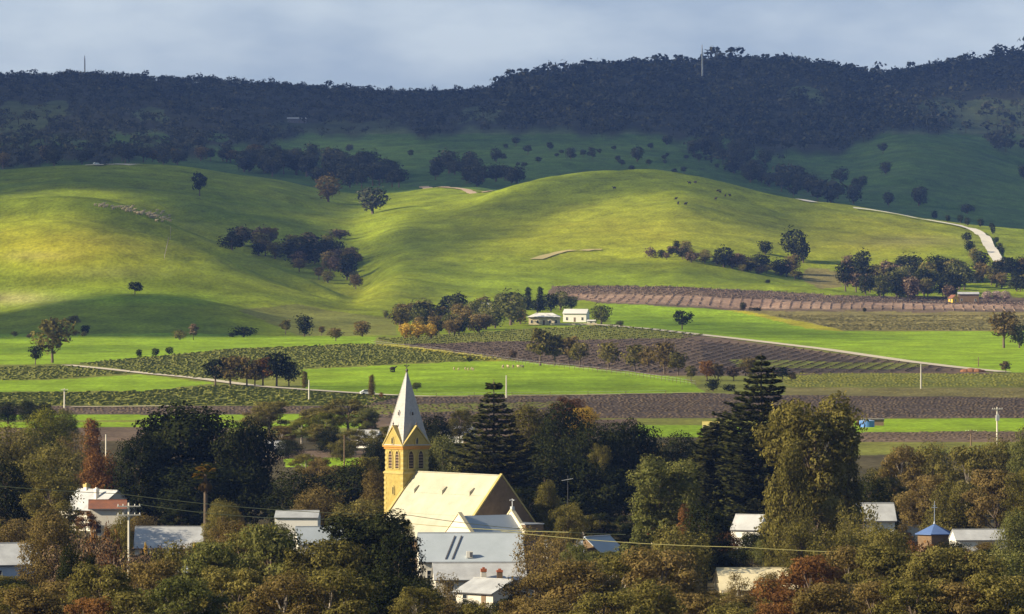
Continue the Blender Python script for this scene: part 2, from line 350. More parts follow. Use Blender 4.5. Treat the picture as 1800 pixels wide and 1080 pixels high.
def cover(px, py, D, x, y):
    n = len(px); c = np.tile(X(C_TOWN), (n, 1)).astype(float)
    plain = (D > 1700); c[plain] = C_OLIVE
    hill = (py < 593) & (D > 3300); c[hill] = C_GRASS
    # dry yellow tops and slopes of the front hills
    def blob(cx, cy, rx, ry, col, k=1.0, dlo=3300, dhi=6200):
        w = np.exp(-(((px - cx) / rx) ** 2 + ((py - cy) / ry) ** 2)) * k * ((D > dlo) & (D < dhi))
        c[:] = c * (1 - w[:, None]) + X(col) * w[:, None]
    blob(100, 430, 260, 45, C_DRYG, 0.75); blob(1130, 410, 330, 60, C_DRYG, 0.5); blob(1550, 420, 150, 50, C_DRYG, 0.5); blob(600, 520, 200, 30, C_DRYG, 0.4)
    blob(190, 525, 330, 14, C_LUSH, 0.6); blob(60, 450, 60, 8, C_PINK, 0.25); blob(20, 525, 90, 12, C_PINK, 0.5); blob(200, 480, 90, 12, C_PINK, 0.15)
    blob(1600, 425, 120, 10, C_TAN, 0.6); blob(1010, 500, 300, 30, C_LUSH, 0.35)
    far = D > 6200
    slope = X(C_DEEP) * 0.8 + X(C_OLIVE) * 0.2
    c[far] = slope
    c[far & (py < 238 + 10 * np.sin(px / 70))] = C_FOREST
    for poly, col in FIELDS:
        m = inpoly(px, py, poly) & ((py < 593) | (D < 4300)) & (D > 1200) & (D < 5600); c[m] = col
    return c
# ---------------------------------------------------------------- ground sheet
def terrain_material():
    m = bpy.data.materials.new('ground_cover'); m.use_nodes = True; n = m.node_tree.nodes; l = m.node_tree.links
    b = n['Principled BSDF']; b.inputs['Roughness'].default_value = 0.95; b.inputs['Specular IOR Level'].default_value = 0.05
    a = n.new('ShaderNodeAttribute'); a.attribute_name = 'cover'; t = n.new('ShaderNodeTexCoord')
    def noise(scale, det, st=(1, 1, 1)):
        mp_ = n.new('ShaderNodeMapping'); mp_.inputs['Scale'].default_value = st; z = n.new('ShaderNodeTexNoise')
        z.inputs['Scale'].default_value = scale; z.inputs['Detail'].default_value = det; z.inputs['Roughness'].default_value = 0.6
        l.new(t.outputs['Object'], mp_.inputs[0]); l.new(mp_.outputs[0], z.inputs[0]); return z
    def rng_(src, lo, hi, a_=0.25, b_=0.75):
        r = n.new('ShaderNodeMapRange'); r.inputs[1].default_value = a_; r.inputs[2].default_value = b_; r.inputs[3].default_value = lo; r.inputs[4].default_value = hi
        l.new(src.outputs[0], r.inputs[0]); return r
    n1 = rng_(noise(0.012, 4), 0.8, 1.18); n2 = rng_(noise(0.07, 8, (1, 0.35, 2)), 0.66, 1.3, 0.3, 0.7); n3 = rng_(noise(0.6, 4, (1, 0.25, 1)), 0.7, 1.3, 0.3, 0.7)
    m1 = n.new('ShaderNodeMath'); m1.operation = 'MULTIPLY'; l.new(n1.outputs[0], m1.inputs[0]); l.new(n2.outputs[0], m1.inputs[1])
    m2 = n.new('ShaderNodeMath'); m2.operation = 'MULTIPLY'; l.new(m1.outputs[0], m2.inputs[0]); l.new(n3.outputs[0], m2.inputs[1])
    v = n.new('ShaderNodeVectorMath'); v.operation = 'SCALE'; l.new(a.outputs['Color'], v.inputs[0]); l.new(m2.outputs[0], v.inputs['Scale'])
    # patches where the sward turns drier
    n4 = rng_(noise(0.02, 7, (1, 0.5, 1)), 0.0, 0.45, 0.48, 0.72)
    mx = n.new('ShaderNodeMix'); mx.data_type = 'RGBA'; mx.blend_type = 'MULTIPLY'; mx.inputs[7].default_value = (1.10, 0.94, 1.0, 1)
    l.new(n4.outputs[0], mx.inputs[0]); l.new(v.outputs[0], mx.inputs[6]); l.new(mx.outputs[2], b.inputs['Base Color'])
    bp = n.new('ShaderNodeBump'); bp.inputs['Strength'].default_value = 0.5; bp.inputs['Distance'].default_value = 0.5
    l.new(noise(0.35, 5).outputs[0], bp.inputs['Height']); l.new(bp.outputs[0], b.inputs['Normal'])
    return m
PXG = np.concatenate([np.arange(-1500, -100, 25), np.arange(-100, 1900, 3), np.arange(1900, 3300.1, 25)])
rows = [np.arange(8, 300, 12), np.arange(300, 1500, 14)]
rows.append(F * EYE / (np.arange(F * EYE / 1500 + YH, F * EYE / 3300 + YH, -1.1) - YH))
rows += [np.arange(3308, 6400, 8.5), np.arange(6410, 12600, 26), np.arange(12700, 16000, 300), np.arange(17000, 60001, 4000)]
DG = np.concatenate(rows)
nc, nr = len(PXG), len(DG)
P, Dg = np.meshgrid(PXG, DG)
P = P.ravel(); Dg = Dg.ravel(); xs = (P - 900) / F * Dg
near_w = np.interp(Dg, [0, 60, 600], [40.0, 12.0, 1.0]); xs = xs * near_w        # the hill the camera stands on is wider than the view
zs = height(xs, Dg)
ppx, ppy = project(xs, Dg, zs)
jx = 2.0 * _wav(xs, Dg, 11, 60); jy = 0.7 * _wav(xs, Dg, 12, 45)
cv = cover(ppx + jx, ppy + jy, Dg, xs, Dg)
# far range: dark bushland floor where the trees stand, grey-green grass in the clearings
FOREST_EDGE = [[-900, 0, 150, 300, 420, 520, 600, 700, 760, 900, 1000, 1200, 1290, 1340, 1400, 1450, 1500, 1600, 1700, 1760, 1800, 2700],
               [300, 300, 292, 284, 268, 248, 242, 238, 244, 234, 240, 248, 262, 270, 282, 280, 262, 234, 240, 264, 274, 280]]
CLEAR = [([(0, 182), (110, 180), (130, 200), (60, 232), (0, 235)], 0.35), ([(235, 193), (295, 193), (290, 218), (240, 214)], 0.12), ([(170, 230), (290, 232), (300, 252), (190, 255)], 0.15),
         ([(350, 233), (395, 232), (395, 246), (355, 245)], 0.15), ([(440, 215), (700, 212), (690, 232), (460, 236)], 0.6), ([(1388, 155), (1450, 155), (1452, 180), (1395, 176)], 0.04),
         ([(820, 192), (890, 190), (870, 214), (800, 216)], 0.4), ([(1600, 175), (2700, 170), (2700, 275), (1800, 276), (1740, 240), (1650, 215)], 0.38),
         ([(0, 232), (170, 245), (160, 262), (0, 262)], 0.55), ([(100, 255), (420, 255), (420, 262), (100, 265)], 0.6)]
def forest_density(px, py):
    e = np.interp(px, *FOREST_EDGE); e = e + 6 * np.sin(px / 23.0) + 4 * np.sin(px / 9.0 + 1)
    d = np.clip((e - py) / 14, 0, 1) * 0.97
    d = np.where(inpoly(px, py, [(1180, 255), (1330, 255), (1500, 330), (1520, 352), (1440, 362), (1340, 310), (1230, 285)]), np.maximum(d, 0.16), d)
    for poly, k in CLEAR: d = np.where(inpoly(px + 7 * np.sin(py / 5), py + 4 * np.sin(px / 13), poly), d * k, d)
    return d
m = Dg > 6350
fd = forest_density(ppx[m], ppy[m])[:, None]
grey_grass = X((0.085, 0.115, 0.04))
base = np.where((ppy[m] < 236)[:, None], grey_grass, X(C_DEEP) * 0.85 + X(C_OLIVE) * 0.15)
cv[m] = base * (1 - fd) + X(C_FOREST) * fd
idx = np.arange(nc * nr).reshape(nr, nc)
q = np.stack([idx[:-1, :-1], idx[:-1, 1:], idx[1:, 1:], idx[1:, :-1]], -1).reshape(-1, 4)
GROUND = terrain_material()
me = np_mesh('ground', np.stack([xs, Dg, zs], -1), q, GROUND, {'cover': ('FLOAT_COLOR', np.c_[cv, np.ones(len(cv))])}, True)
tag(mesh_obj('ground', me), kind='structure')

# ---------------------------------------------------------------- unseen clouds added above the view, shaped to shade chosen ground
GX = np.arange(-400, 2200, 8.0); GY = np.arange(60, 1120, 5.0)
def blur(a, s, ax):
    k = int(max(1, round(s))); ker = np.exp(-0.5 * (np.arange(-3 * k, 3 * k + 1) / s) ** 2); ker /= ker.sum()
    return np.apply_along_axis(lambda v: np.convolve(np.pad(v, 3 * k, mode='edge'), ker, 'valid'), ax, a)
def shade_map(polys, base_):
    gx, gy = np.meshgrid(GX, GY); a = np.full(gx.shape, base_)
    for poly, v, sx, sy in polys:
        w = inpoly(gx.ravel(), gy.ravel(), poly).reshape(gx.shape).astype(float)
        w = blur(blur(w, sx / 8, 1), sy / 5, 0); a = a * (1 - w) + v * w
    return a
NEARMAP = shade_map([
    ([(-400, 200), (560, 200), (700, 300), (700, 335), (620, 345), (600, 365), (560, 400), (620, 425), (600, 500), (560, 490), (480, 460), (400, 425), (330, 398), (250, 358), (200, 338), (120, 332), (0, 346), (-400, 352)], 0.90, 8, 2),
    ([(430, 310), (600, 345), (700, 340), (640, 372), (560, 385), (480, 360)], 0.68, 22, 6),
    ([(80, 366), (200, 354), (335, 398), (470, 452), (560, 494), (612, 524), (540, 517), (400, 470), (280, 428), (210, 398), (150, 388)], 0.93, 6, 2),
    ([(-400, 358), (100, 345), (190, 350), (200, 386), (60, 381), (-400, 395)], 0.42, 10, 2),
    ([(-400, 550), (0, 551), (60, 536), (150, 522), (250, 515), (340, 517), (400, 530), (450, 554), (500, 594), (-400, 596)], 0.93, 6, 2),
    ([(240, 478), (330, 484), (450, 500), (580, 530), (640, 546), (600, 550), (430, 518), (300, 514), (225, 500)], 0.62, 14, 2.5),
    ([(-400, 486), (100, 478), (190, 490), (180, 506), (0, 508), (-400, 512)], 0.35, 25, 4),
    ([(616, 520), (606, 460), (640, 425), (760, 378), (880, 345), (960, 316), (1060, 296), (1180, 296), (1260, 318), (1170, 334), (1060, 348), (1000, 374), (880, 424), (760, 458), (650, 505)], 0.68, 16, 4),
    ([(1150, 296), (1300, 318), (1440, 352), (1490, 366), (1440, 398), (1405, 425), (1330, 402), (1240, 366), (1170, 342)], 0.52, 22, 5),
    ([(1330, 376), (1460, 362), (1425, 402), (1400, 426), (1340, 408)], 0.68, 8, 3),
    ([(640, 532), (700, 497), (860, 455), (960, 437), (965, 444), (860, 470), (720, 514), (655, 540)], 0.34, 10, 2.2),
    ([(700, 545), (780, 512), (900, 486), (1000, 476), (1000, 486), (900, 500), (790, 530), (720, 550)], 0.22, 14, 2.5),
    ([(1060, 455), (1200, 465), (1400, 498), (1400, 508), (1150, 490), (1020, 470)], 0.35, 25, 4),
    ([(1480, 405), (1620, 392), (1680, 398), (1600, 415), (1500, 440), (1440, 440)], 0.25, 18, 4),
    ([(1080, 556), (1240, 560), (1500, 588), (1620, 596), (1400, 600), (1100, 578)], 0.62, 18, 3.5),
    ([(640, 672), (1050, 668), (1230, 676), (1240, 690), (520, 692), (520, 680)], 0.45, 25, 3),
    ([(-400, 606), (200, 606), (330, 612), (120, 622), (-400, 622)], 0.45, 25, 3),
    ([(1190, 600), (1700, 655), (2200, 660), (2200, 735), (600, 735), (640, 700), (1240, 700)], 0.30, 40, 6),
    ([(760, 730), (1180, 740), (1180, 900), (950, 905), (830, 800)], 0.45, 20, 12),
    ([(560, 950), (760, 930), (780, 1100), (560, 1100)], 0.4, 20, 20), ([(1180, 750), (1330, 750), (1330, 850), (1180, 850)], 0.4, 20, 12),
], 0.0)
FARMAP = shade_map([
    ([(-400, 60), (2200, 60), (2200, 400), (1800, 430), (1500, 400), (850, 350), (-400, 330)], 0.84, 10, 5),
    ([(520, 240), (760, 245), (760, 300), (540, 300)], 0.60, 25, 8),
    ([(1640, 170), (2200, 165), (2200, 285), (1820, 285), (1740, 255), (1650, 215)], 0.45, 30, 8),
    ([(800, 250), (1200, 255), (1150, 290), (850, 320)], 0.70, 30, 8), ([(1500, 250), (2200, 285), (2200, 390), (1700, 380), (1500, 320)], 0.78, 30, 8),
    ([(-400, 180), (440, 200), (440, 270), (-400, 280)], 0.72, 30, 10),
], 0.9)
def sample(mp_, px, py):
    fx = np.clip((px - GX[0]) / 8, 0, len(GX) - 1.01); fy = np.clip((py - GY[0]) / 5, 0, len(GY) - 1.01)
    i = fx.astype(int); j = fy.astype(int); fx -= i; fy -= j
    return (mp_[j, i] * (1 - fx) + mp_[j, i + 1] * fx) * (1 - fy) + (mp_[j + 1, i] * (1 - fx) + mp_[j + 1, i + 1] * fx) * fy
CZ = 900.0
def build_shade_clouds():
    off = SD[:2] / SD[2] * CZ
    cx = np.arange(-1500, 1500, 22.0) + off[0]; cy = np.arange(300, 14500, 24.0) + off[1]
    A, B = np.meshgrid(cx, cy); a = A.ravel(); b = B.ravel(); z = np.zeros(len(a))
    for _ in range(5):
        t = (CZ - z) / SD[2]; gx = a - SD[0] * t; gy = b - SD[1] * t; z = height(gx, np.maximum(gy, 30))
    px, py = project(gx, np.maximum(gy, 30), z)
    px = px + 7 * _wav(gx, gy, 21, 200); py = py + 1.0 * _wav(gx, gy, 22, 160)
    d = np.where(gy < 6350, sample(NEARMAP, px, py), sample(FARMAP, px, py))
    d = np.clip(d + 0.05 * _wav(a, b, 25, 240) * (d > 0.03), 0, 0.97)
    alpha = 1 - np.sqrt(1 - d); D2 = alpha.reshape(A.shape)
    th = 20 + 150 * d + 14 * _wav(a, b, 26, 150) * d
    nn = len(a); kx, ky = SD[0] / SD[2], SD[1] / SD[2]; top = np.c_[a + kx * th, b + ky * th, CZ + th]; bot = np.c_[a - kx * .25 * th, b - ky * .25 * th, CZ - 0.25 * th]
    idx = np.arange(nn).reshape(A.shape)
    keep = np.maximum.reduce([D2[:-1, :-1], D2[1:, :-1], D2[:-1, 1:], D2[1:, 1:]]) > 0.012
    qa = np.stack([idx[:-1, :-1], idx[:-1, 1:], idx[1:, 1:], idx[1:, :-1]], -1)[keep]
    m = bpy.data.materials.new('shade_cloud_vapour'); m.use_nodes = True; n = m.node_tree.nodes; l = m.node_tree.links; n.clear()
    o = n.new('ShaderNodeOutputMaterial'); at = n.new('ShaderNodeAttribute'); at.attribute_name = 'shade_opacity'
    tr = n.new('ShaderNodeBsdfTransparent'); df = n.new('ShaderNodeBsdfDiffuse'); df.inputs[0].default_value = (0.7, 0.74, 0.8, 1)
    mx = n.new('ShaderNodeMixShader'); l.new(at.outputs['Fac'], mx.inputs[0]); l.new(tr.outputs[0], mx.inputs[1]); l.new(df.outputs[0], mx.inputs[2]); l.new(mx.outputs[0], o.inputs[0])
    me = np_mesh('shade_cloud', np.r_[top, bot], np.r_[qa, qa[:, ::-1] + nn], m, {'shade_opacity': ('FLOAT', np.r_[alpha, alpha])}, True)
    tag(mesh_obj('shade_cloud', me), kind='structure')
build_shade_clouds()

# ---------------------------------------------------------------- foliage generators
def leaf_cloud(lobes, n, size, seed, jitter=0.42, droop=0.0, inner=0.35):
    """leaf-sized quads through the shells of uneven lobes; returns verts, quads, tint"""
    r = np.random.default_rng(seed); L = np.array(lobes, float)
    area = (L[:, 3] * L[:, 4] + L[:, 4] * L[:, 5] + L[:, 3] * L[:, 5]); pick = r.choice(len(L), n * 2, p=area / area.sum())
    d = r.normal(size=(n * 2, 3)); d /= np.linalg.norm(d, axis=1)[:, None]
    ph = r.uniform(0, 6.28, (len(L), 3))
    bump = 1 + 0.16 * np.sin(d[:, 0] * 5 + ph[pick, 0]) + 0.16 * np.sin(d[:, 1] * 6 + ph[pick, 1]) + 0.14 * np.sin(d[:, 2] * 7 + ph[pick, 2])
    rad = np.where(r.random(n * 2) < inner, r.uniform(0.35, 0.95, n * 2), r.normal(1.0, 0.07, n * 2)) * bump
    p = L[pick, :3] + d * rad[:, None] * L[pick, 3:6]
    keep = np.ones(n * 2, bool)
    for k in range(len(L)):
        qn = (((p - L[k, :3]) / L[k, 3:6]) ** 2).sum(1); keep &= ~((qn < 0.45) & (pick != k))
    keep &= p[:, 2] > 0.05
    p = p[keep][:n]; d = d[keep][:n]; pick = pick[keep][:n]; rad = rad[keep][:n]; n = len(p)
    nn = d / L[pick, 3:6]; nn /= np.linalg.norm(nn, axis=1)[:, None]; nn += r.normal(size=(n, 3)) * jitter; nn /= np.linalg.norm(nn, axis=1)[:, None]
    u = np.cross(nn, r.normal(size=(n, 3))); u /= np.linalg.norm(u, axis=1)[:, None]; v = np.cross(nn, u)
    s = size * r.uniform(0.55, 1.35, n); u *= s[:, None]; v *= (s * r.uniform(0.4, 0.9, n))[:, None]
    q4 = np.stack([p - u, p - v * 0.9 + u * 0.1, p + u, p + v], 1)
    lob_t = r.uniform(-0.16, 0.16, len(L)); tint = np.clip(0.5 + lob_t[pick] + r.normal(0, 0.17, n), 0, 1)
    return q4.reshape(-1, 3), np.arange(n * 4).reshape(-1, 4), np.repeat(tint, 4)
def clumps(seed, n, R, h0, h1, rl, flat=0.75, prof=None, lean=0.0):
    r = np.random.default_rng(seed); out = []
    prof = prof or (lambda t: 0.62 + 0.5 * math.sin(math.pi * min(1, t * 0.8 + 0.1)) if t < 0.85 else 0.6)
    for i in range(n):
        t = (i + r.uniform(0, 0.9)) / n; z = h0 + (h1 - h0) * t; a = i * 2.4 + r.uniform(-0.5, 0.5)
        rr = R * prof(t) * r.uniform(0.35, 1.0); s = rl * r.uniform(0.7, 1.3)
        out.append((rr * math.cos(a) + lean * z, rr * math.sin(a), z, s, s, s * flat))
    return out
def limbs(lobes, r0, h, bare, seed, sub=True):
    """tapered trunk with limbs running out to the leaf clumps"""
    r = np.random.default_rng(seed); m = MB(); pts = [(0, 0, -0.6)]
    k = 4
    for i in range(1, k + 1): pts.append((r.uniform(-.25, .25) * i * 0.4, r.uniform(-.25, .25) * i * 0.4, h * 0.8 * i / k))
    rad = [r0 * (1 - 0.75 * i / k) for i in range(k + 1)]
    for i in range(k): m.tube(pts[i], pts[i + 1], rad[i], rad[i + 1], 7)
    for lx, ly, lz, *_ in lobes:
        zt = max(bare, lz * 0.62); i = min(k - 1, int(zt / (h * 0.8) * k)); f = min(1, zt / (h * 0.8) * k - i)
        b = tuple(pts[i][j] + (pts[i + 1][j] - pts[i][j]) * f for j in range(3))
        mid = (b[0] + (lx - b[0]) * .5 + r.uniform(-.2, .2), b[1] + (ly - b[1]) * .5, b[2] + (lz - b[2]) * .62)
        m.tube(b, mid, r0 * .34, r0 * .2, 5); m.tube(mid, (lx, ly, lz + 0.1), r0 * .2, r0 * .07, 5)
        if sub:
            for _ in range(2): m.tube(mid, (lx + r.uniform(-1, 1), ly + r.uniform(-1, 1), lz + r.uniform(-.3, 1)), r0 * .12, r0 * .04, 4)
    return m
PROTO = {}
def crown_mesh(name, key, lobes, n, size, seed, **kw):
    V, Q, T = leaf_cloud(lobes, n, size, seed, **kw); return np_mesh(name, V, Q, FO[key], {'tint': ('FLOAT', T)})
def make_proto(pname, lobes, n, size, seed, R, H, bare=1.5, r0=0.28, bark=None, **kw):
    """crown geometry per leaf colour is made on demand"""
    PROTO[pname] = dict(lobes=lobes, n=n, size=size, seed=seed, R=R, H=H, kw=kw, trunk=limbs(lobes, r0, H, bare, seed).mesh('trunk', bark or BARK), crown={})
# near trees, 10 m tall, about 8 m wide
rr = lambda t: 1 - 0.75 * t
for i in range(4):
    make_proto('gum%d' % i, clumps(40 + i, 15, 3.3, 3.6, 9.0, 1.25, 0.62), 13000, 0.13, 50 + i, 4.3, 10, 2.2, 0.26, PALEBARK if i % 2 else BARK)
for i in range(3):
    make_proto('round%d' % i, clumps(60 + i, 14, 2.6, 2.2, 8.2, 1.75, 0.85), 15000, 0.125, 70 + i, 4.2, 10, 1.2, 0.3)
for i in range(2):
    make_proto('tall%d' % i, clumps(80 + i, 22, 3.0, 2.5, 9.3, 1.15, 0.9, lambda t: (1 - 0.6 * t) * 0.9 + 0.1), 11000, 0.13, 90 + i, 4.0, 10.3, 1.5, 0.22)
make_proto('big', clumps(101, 40, 5.6, 4.0, 18.8, 1.45, 0.8, lambda t: (0.80 + 0.22 * math.sin(t * 9)) * (1.0 if t < .85 else 0.75)), 30000, 0.18, 102, 6.4, 20, 3.0, 0.4, inner=0.12)
make_proto('huge', clumps(103, 26, 3.0, 1.6, 8.4, 1.5, 0.85, lambda t: math.cos((t - 0.3) * 1.35)), 26000, 0.125, 104, 4.3, 10, 1.2, 0.25, inner=0.25)
for i in range(3):
    make_proto('gumslim%d' % i, clumps(240 + i, 24, 3.2, 5.0, 15.0, 1.35, 0.75), 20000, 0.13, 250 + i, 4.4, 16.3, 3.5, 0.3, PALEBARK if i % 2 else BARK)
    make_proto('roundslim%d' % i, clumps(260 + i, 22, 2.7, 3.0, 14.0, 1.85, 0.9), 22000, 0.135, 270 + i, 4.4, 16.0, 2.2, 0.33)
for i in range(2):
    make_proto('shrub%d' % i, clumps(110 + i, 9, 1.5, 0.6, 2.2, 0.85, 0.8), 3000, 0.11, 112 + i, 2.3, 3, 0.2, 0.08)
make_proto('sparse', clumps(120, 13, 3.4, 3.0, 8.8, 1.3, 0.7), 3300, 0.13, 121, 4.4, 10, 1.5, 0.2, None)
def poplar(t): return 0.5 * (1 - t) + 0.3
make_proto('column', clumps(130, 14, 1.1, 1.2, 9.2, 0.95, 1.3, poplar), 4200, 0.15, 131, 1.9, 10.3, 0.6, 0.16)
# middle-distance trees, fewer and larger leaf tufts
for i in range(4):
    make_proto('mid%d' % i, clumps(140 + i, 9, 2.9, 3.6, 8.6, 1.7, 0.75), 900, 0.42, 150 + i, 4.3, 10, 2.0, 0.3)
for i in range(2):
    make_proto('ball%d' % i, clumps(160 + i, 7, 1.9, 2.6, 7.6, 2.1, 0.95), 900, 0.42, 165 + i, 3.9, 10, 1.0, 0.35)
make_proto('bush', clumps(170, 6, 2.3, 1.6, 3.6, 1.6, 0.8), 600, 0.36, 171, 3.6, 5, 0.3, 0.2)
ALT = {'gumslim': ['gumslim0', 'gumslim1', 'gumslim2'], 'roundslim': ['roundslim0', 'roundslim1', 'roundslim2'], 'gum': ['gum0', 'gum1', 'gum2', 'gum3'], 'round': ['round0', 'round1', 'round2'], 'tall': ['tall0', 'tall1'], 'shrub': ['shrub0', 'shrub1'],
       'mid': ['mid0', 'mid1', 'mid2', 'mid3'], 'ball': ['ball0', 'ball1']}
R_ = random.Random(5)
TREES = []
def put_tree(kind, key, loc, width, h, name, label, cat='tree', group=None, parts=True, rz=None):
    if kind in ('gum', 'round') and h / width > 1.45: kind += 'slim'
    k = R_.choice(ALT[kind]) if kind in ALT else kind; p = PROTO[k]
    if key not in p['crown']: p['crown'][key] = crown_mesh('crown', key, p['lobes'], p['n'], p['size'], p['seed'], **p['kw'])
    rz = R_.uniform(0, 6.28) if rz is None else rz
    t = thing(name, label, cat, loc, rz, group); s = width / (2 * p['R']); t.scale = (s, s, h / p['H'])
    mesh_obj('crown', p['crown'][key], t); mesh_obj('trunk', p['trunk'], t)
    TREES.append((loc[0], loc[1], width / 2)); return t
# stretches of roof and wall that the photograph shows between the trees: (px range, rows, distance)
OPEN = [(150, 200, 862, 894, 1440), (260, 345, 930, 948, 1310), (4, 34, 985, 1012, 1200), (495, 538, 902, 916, 1330), (562, 600, 937, 946, 1290), (785, 900, 945, 1000, 1200), (800, 880, 1008, 1046, 1150),
        (700, 870, 840, 896, 1262), (1298, 1340, 912, 930, 1350), (1278, 1318, 1005, 1040, 1090), (1622, 1662, 885, 934, 1300), (1690, 1745, 936, 948, 1290), (1056, 1076, 952, 966, 1240)]
def clear_view(px, ytop, w, D):
    for a, b, y0, y1, hd in OPEN:
        if D < hd and px + w * .42 > a and px - w * .42 < b and ytop < y1: ytop = y1 + R_.uniform(-2, 5)
    return ytop
def near_tree(kind, key, px, ytop, w, D, label, group=None, name='gum_tree', cat='tree', hmin=3.0):
    x = xpix(px, D); g = gz(x, D); h = max(zpix(ytop, D) - g, hmin); w = w * (1.3 if D < 960 else 1.12)
    if kind not in ('sparse', 'big'): h = max(min(h, zpix(clear_view(px, ytop, w, D), D) - g), 2.0); w = min(w, h * 1.5 / D * F)
    return put_tree(kind, key, (x, D, g - 0.1), w / F * D, h, name, label, cat, group)
def far_tree(kind, key, px, ybase, w, hp, label, group=None, name='gum_tree', cat='tree', dmin=1500):
    x, D, g = hit(px, ybase, dmin); return put_tree(kind, key, (x, D, g - 0.15), w / F * D, hp / F * D, name, label, cat, group)
# ---------------------------------------------------------------- roads and tracks
def ribbon(name, pts, w, material, dmin=1500, lift=0.3):
    """a surfaced strip laid along the ground through the given photo points"""
    P3 = [hit(px, py, dmin) for px, py in pts]
    xy = [np.array(p[:2]) for p in P3]; path = []
    for a, b in zip(xy[:-1], xy[1:]):
        n = max(2, int(np.linalg.norm(b - a) / 12))
        for i in range(n): path.append(a + (b - a) * i / n)
    path.append(xy[-1]); path = np.array(path)
    if len(path) > 8: 
        for _ in range(3): path[1:-1] = (path[:-2] + 2 * path[1:-1] + path[2:]) / 4
    t = np.gradient(path, axis=0); t /= np.linalg.norm(t, axis=1)[:, None]; nrm = np.c_[-t[:, 1], t[:, 0]]
    V = []; 
    for s in (-0.5, 0, 0.5):
        q = path + nrm * w * s; V.append(np.c_[q, height(q[:, 0], q[:, 1]) + lift])
    n = len(path); V = np.concatenate(V); Q = []
    for k in range(2):
        for i in range(n - 1): Q.append((k * n + i, k * n + i + 1, (k + 1) * n + i + 1, (k + 1) * n + i))
    o = mesh_obj(name, np_mesh(name, V, Q, material)); tag(o, kind='structure'); return o
GRAVEL = mat('pale_gravel', (0.62, 0.54, 0.40), noise=0.3, scale=0.2)
CHALK = mat('white_gravel', (0.78, 0.72, 0.60), noise=0.2, scale=0.2)
STRAW = mat('worn_straw_track', (0.46, 0.38, 0.16), noise=0.2, scale=0.2)
ribbon('farm_road', [(1040, 571), (1075, 573), (1150, 580), (1300, 597), (1450, 615), (1600, 637), (1700, 649), (1765, 655)], 6, GRAVEL)
ribbon('vineyard_track', [(118, 643), (190, 650), (260, 658), (330, 664), (390, 672), (450, 680), (560, 688), (700, 697), (760, 698)], 5, GRAVEL)
ribbon('headland_track', [(125, 717), (230, 716), (300, 715)], 4, GRAVEL)
ribbon('hill_road', [(1762, 470), (1755, 462), (1742, 440), (1733, 422), (1722, 411), (1700, 402), (1650, 393), (1600, 383.5), (1560, 375), (1500, 368)], 7.5, CHALK, 4500, 1.2)
ribbon('ridge_road', [(1405, 352), (1420, 355), (1440, 358)], 8, CHALK, 5400, 0.8)
ribbon('saddle_track', [(745, 329), (780, 331), (820, 334), (858, 338)], 8, mat('bare_clay', (0.55, 0.40, 0.26), noise=0.2, scale=0.1), 5500, 0.6)
ribbon('hilltop_track', [(165, 292), (185, 290), (215, 290), (240, 291)], 14, GRAVEL, 5600, 0.8)
ribbon('contour_track', [(942, 457), (960, 451), (985, 444), (1008, 441)], 8, STRAW, 4500, 0.5)
ribbon('contour_track', [(1025, 442), (1040, 440), (1058, 440)], 8, STRAW, 4500, 0.5)
ribbon('right_farm_drive', [(1580, 528), (1700, 532), (1800, 533)], 5, GRAVEL, 4000)
ribbon('field_verge', [(700, 699), (900, 698), (1240, 691)], 4, mat('dry_verge', (0.36, 0.31, 0.13)), 1500, 0.25)

# ---------------------------------------------------------------- vineyards: trellised rows standing on the fields
def vines(poly, direction, spacing, h, material, dlo, dhi, name='vine_rows', label='', seg=2.4, gap=0.3, wid=0.3):
    if abs(direction[0]) > abs(direction[1]): seg, gap, wid, spacing = 1.1, 0.55, 0.2, spacing * 1.25
    poly = np.array(poly, float); dx, dy = direction; L = math.hypot(dx, dy); dx /= L; dy /= L; nx, ny = -dy, dx
    corners = np.array([[xpix(px, D), D] for px in (poly[:, 0].min(), poly[:, 0].max()) for D in (dlo, dhi)])
    a = corners @ np.array([dx, dy]); b = corners @ np.array([nx, ny])
    A, B = np.meshgrid(np.arange(a.min(), a.max(), seg), np.arange(b.min(), b.max(), spacing)); A = A + rng.uniform(0, seg, (A.shape[0], 1)); A = A.ravel(); B = B.ravel()
    x = A * dx + B * nx; y = A * dy + B * ny; k = (y > dlo - 60) & (y < dhi + 60); x = x[k]; y = y[k]
    z = height(x, y); px, py = project(x, y, z); k = inpoly(px, py, poly) & (rng.random(len(px)) > gap); x = x[k]; y = y[k]; z = z[k]
    n = len(x); 
    if n == 0: return
    x2 = x + dx * seg * 0.96; y2 = y + dy * seg * 0.96; z2 = height(x2, y2)
    hh = (0.36 if abs(dy) > .8 else 0.17) * h * rng.uniform(0.6, 1.3, n); V = []
    for (X0, Y0, Z0) in ((x, y, z), (x2, y2, z2)):
        for off, up in ((-wid, 0.35), (-wid * 0.8, 1.0), (wid * 0.8, 1.0), (wid, 0.35)):
            V.append(np.c_[X0 + nx * off * 0.5, Y0 + ny * off * 0.5, Z0 + hh * up * (1 if up > .5 else 1)])
    V = np.stack(V, 1).reshape(-1, 3); base = np.arange(n)[:, None] * 8
    Q = np.concatenate([base + np.array(f) for f in ((0, 1, 5, 4), (1, 2, 6, 5), (2, 3, 7, 6), (0, 3, 2, 1), (4, 5, 6, 7))])
    T = np.repeat(rng.random(n), 8)
    me = np_mesh(name, V, Q, material, {'tint': ('FLOAT', T)}); tag(mesh_obj(name, me), label, kind='stuff')
V_GREEN = foliage('vine_green', (0.15, 0.155, 0.03), (0.20, 0.20, 0.04), (0.27, 0.25, 0.06), 0.1)
V_BROWN = foliage('vine_brown', (0.090, 0.067, 0.050), (0.12, 0.090, 0.064), (0.17, 0.13, 0.088), 0.1)
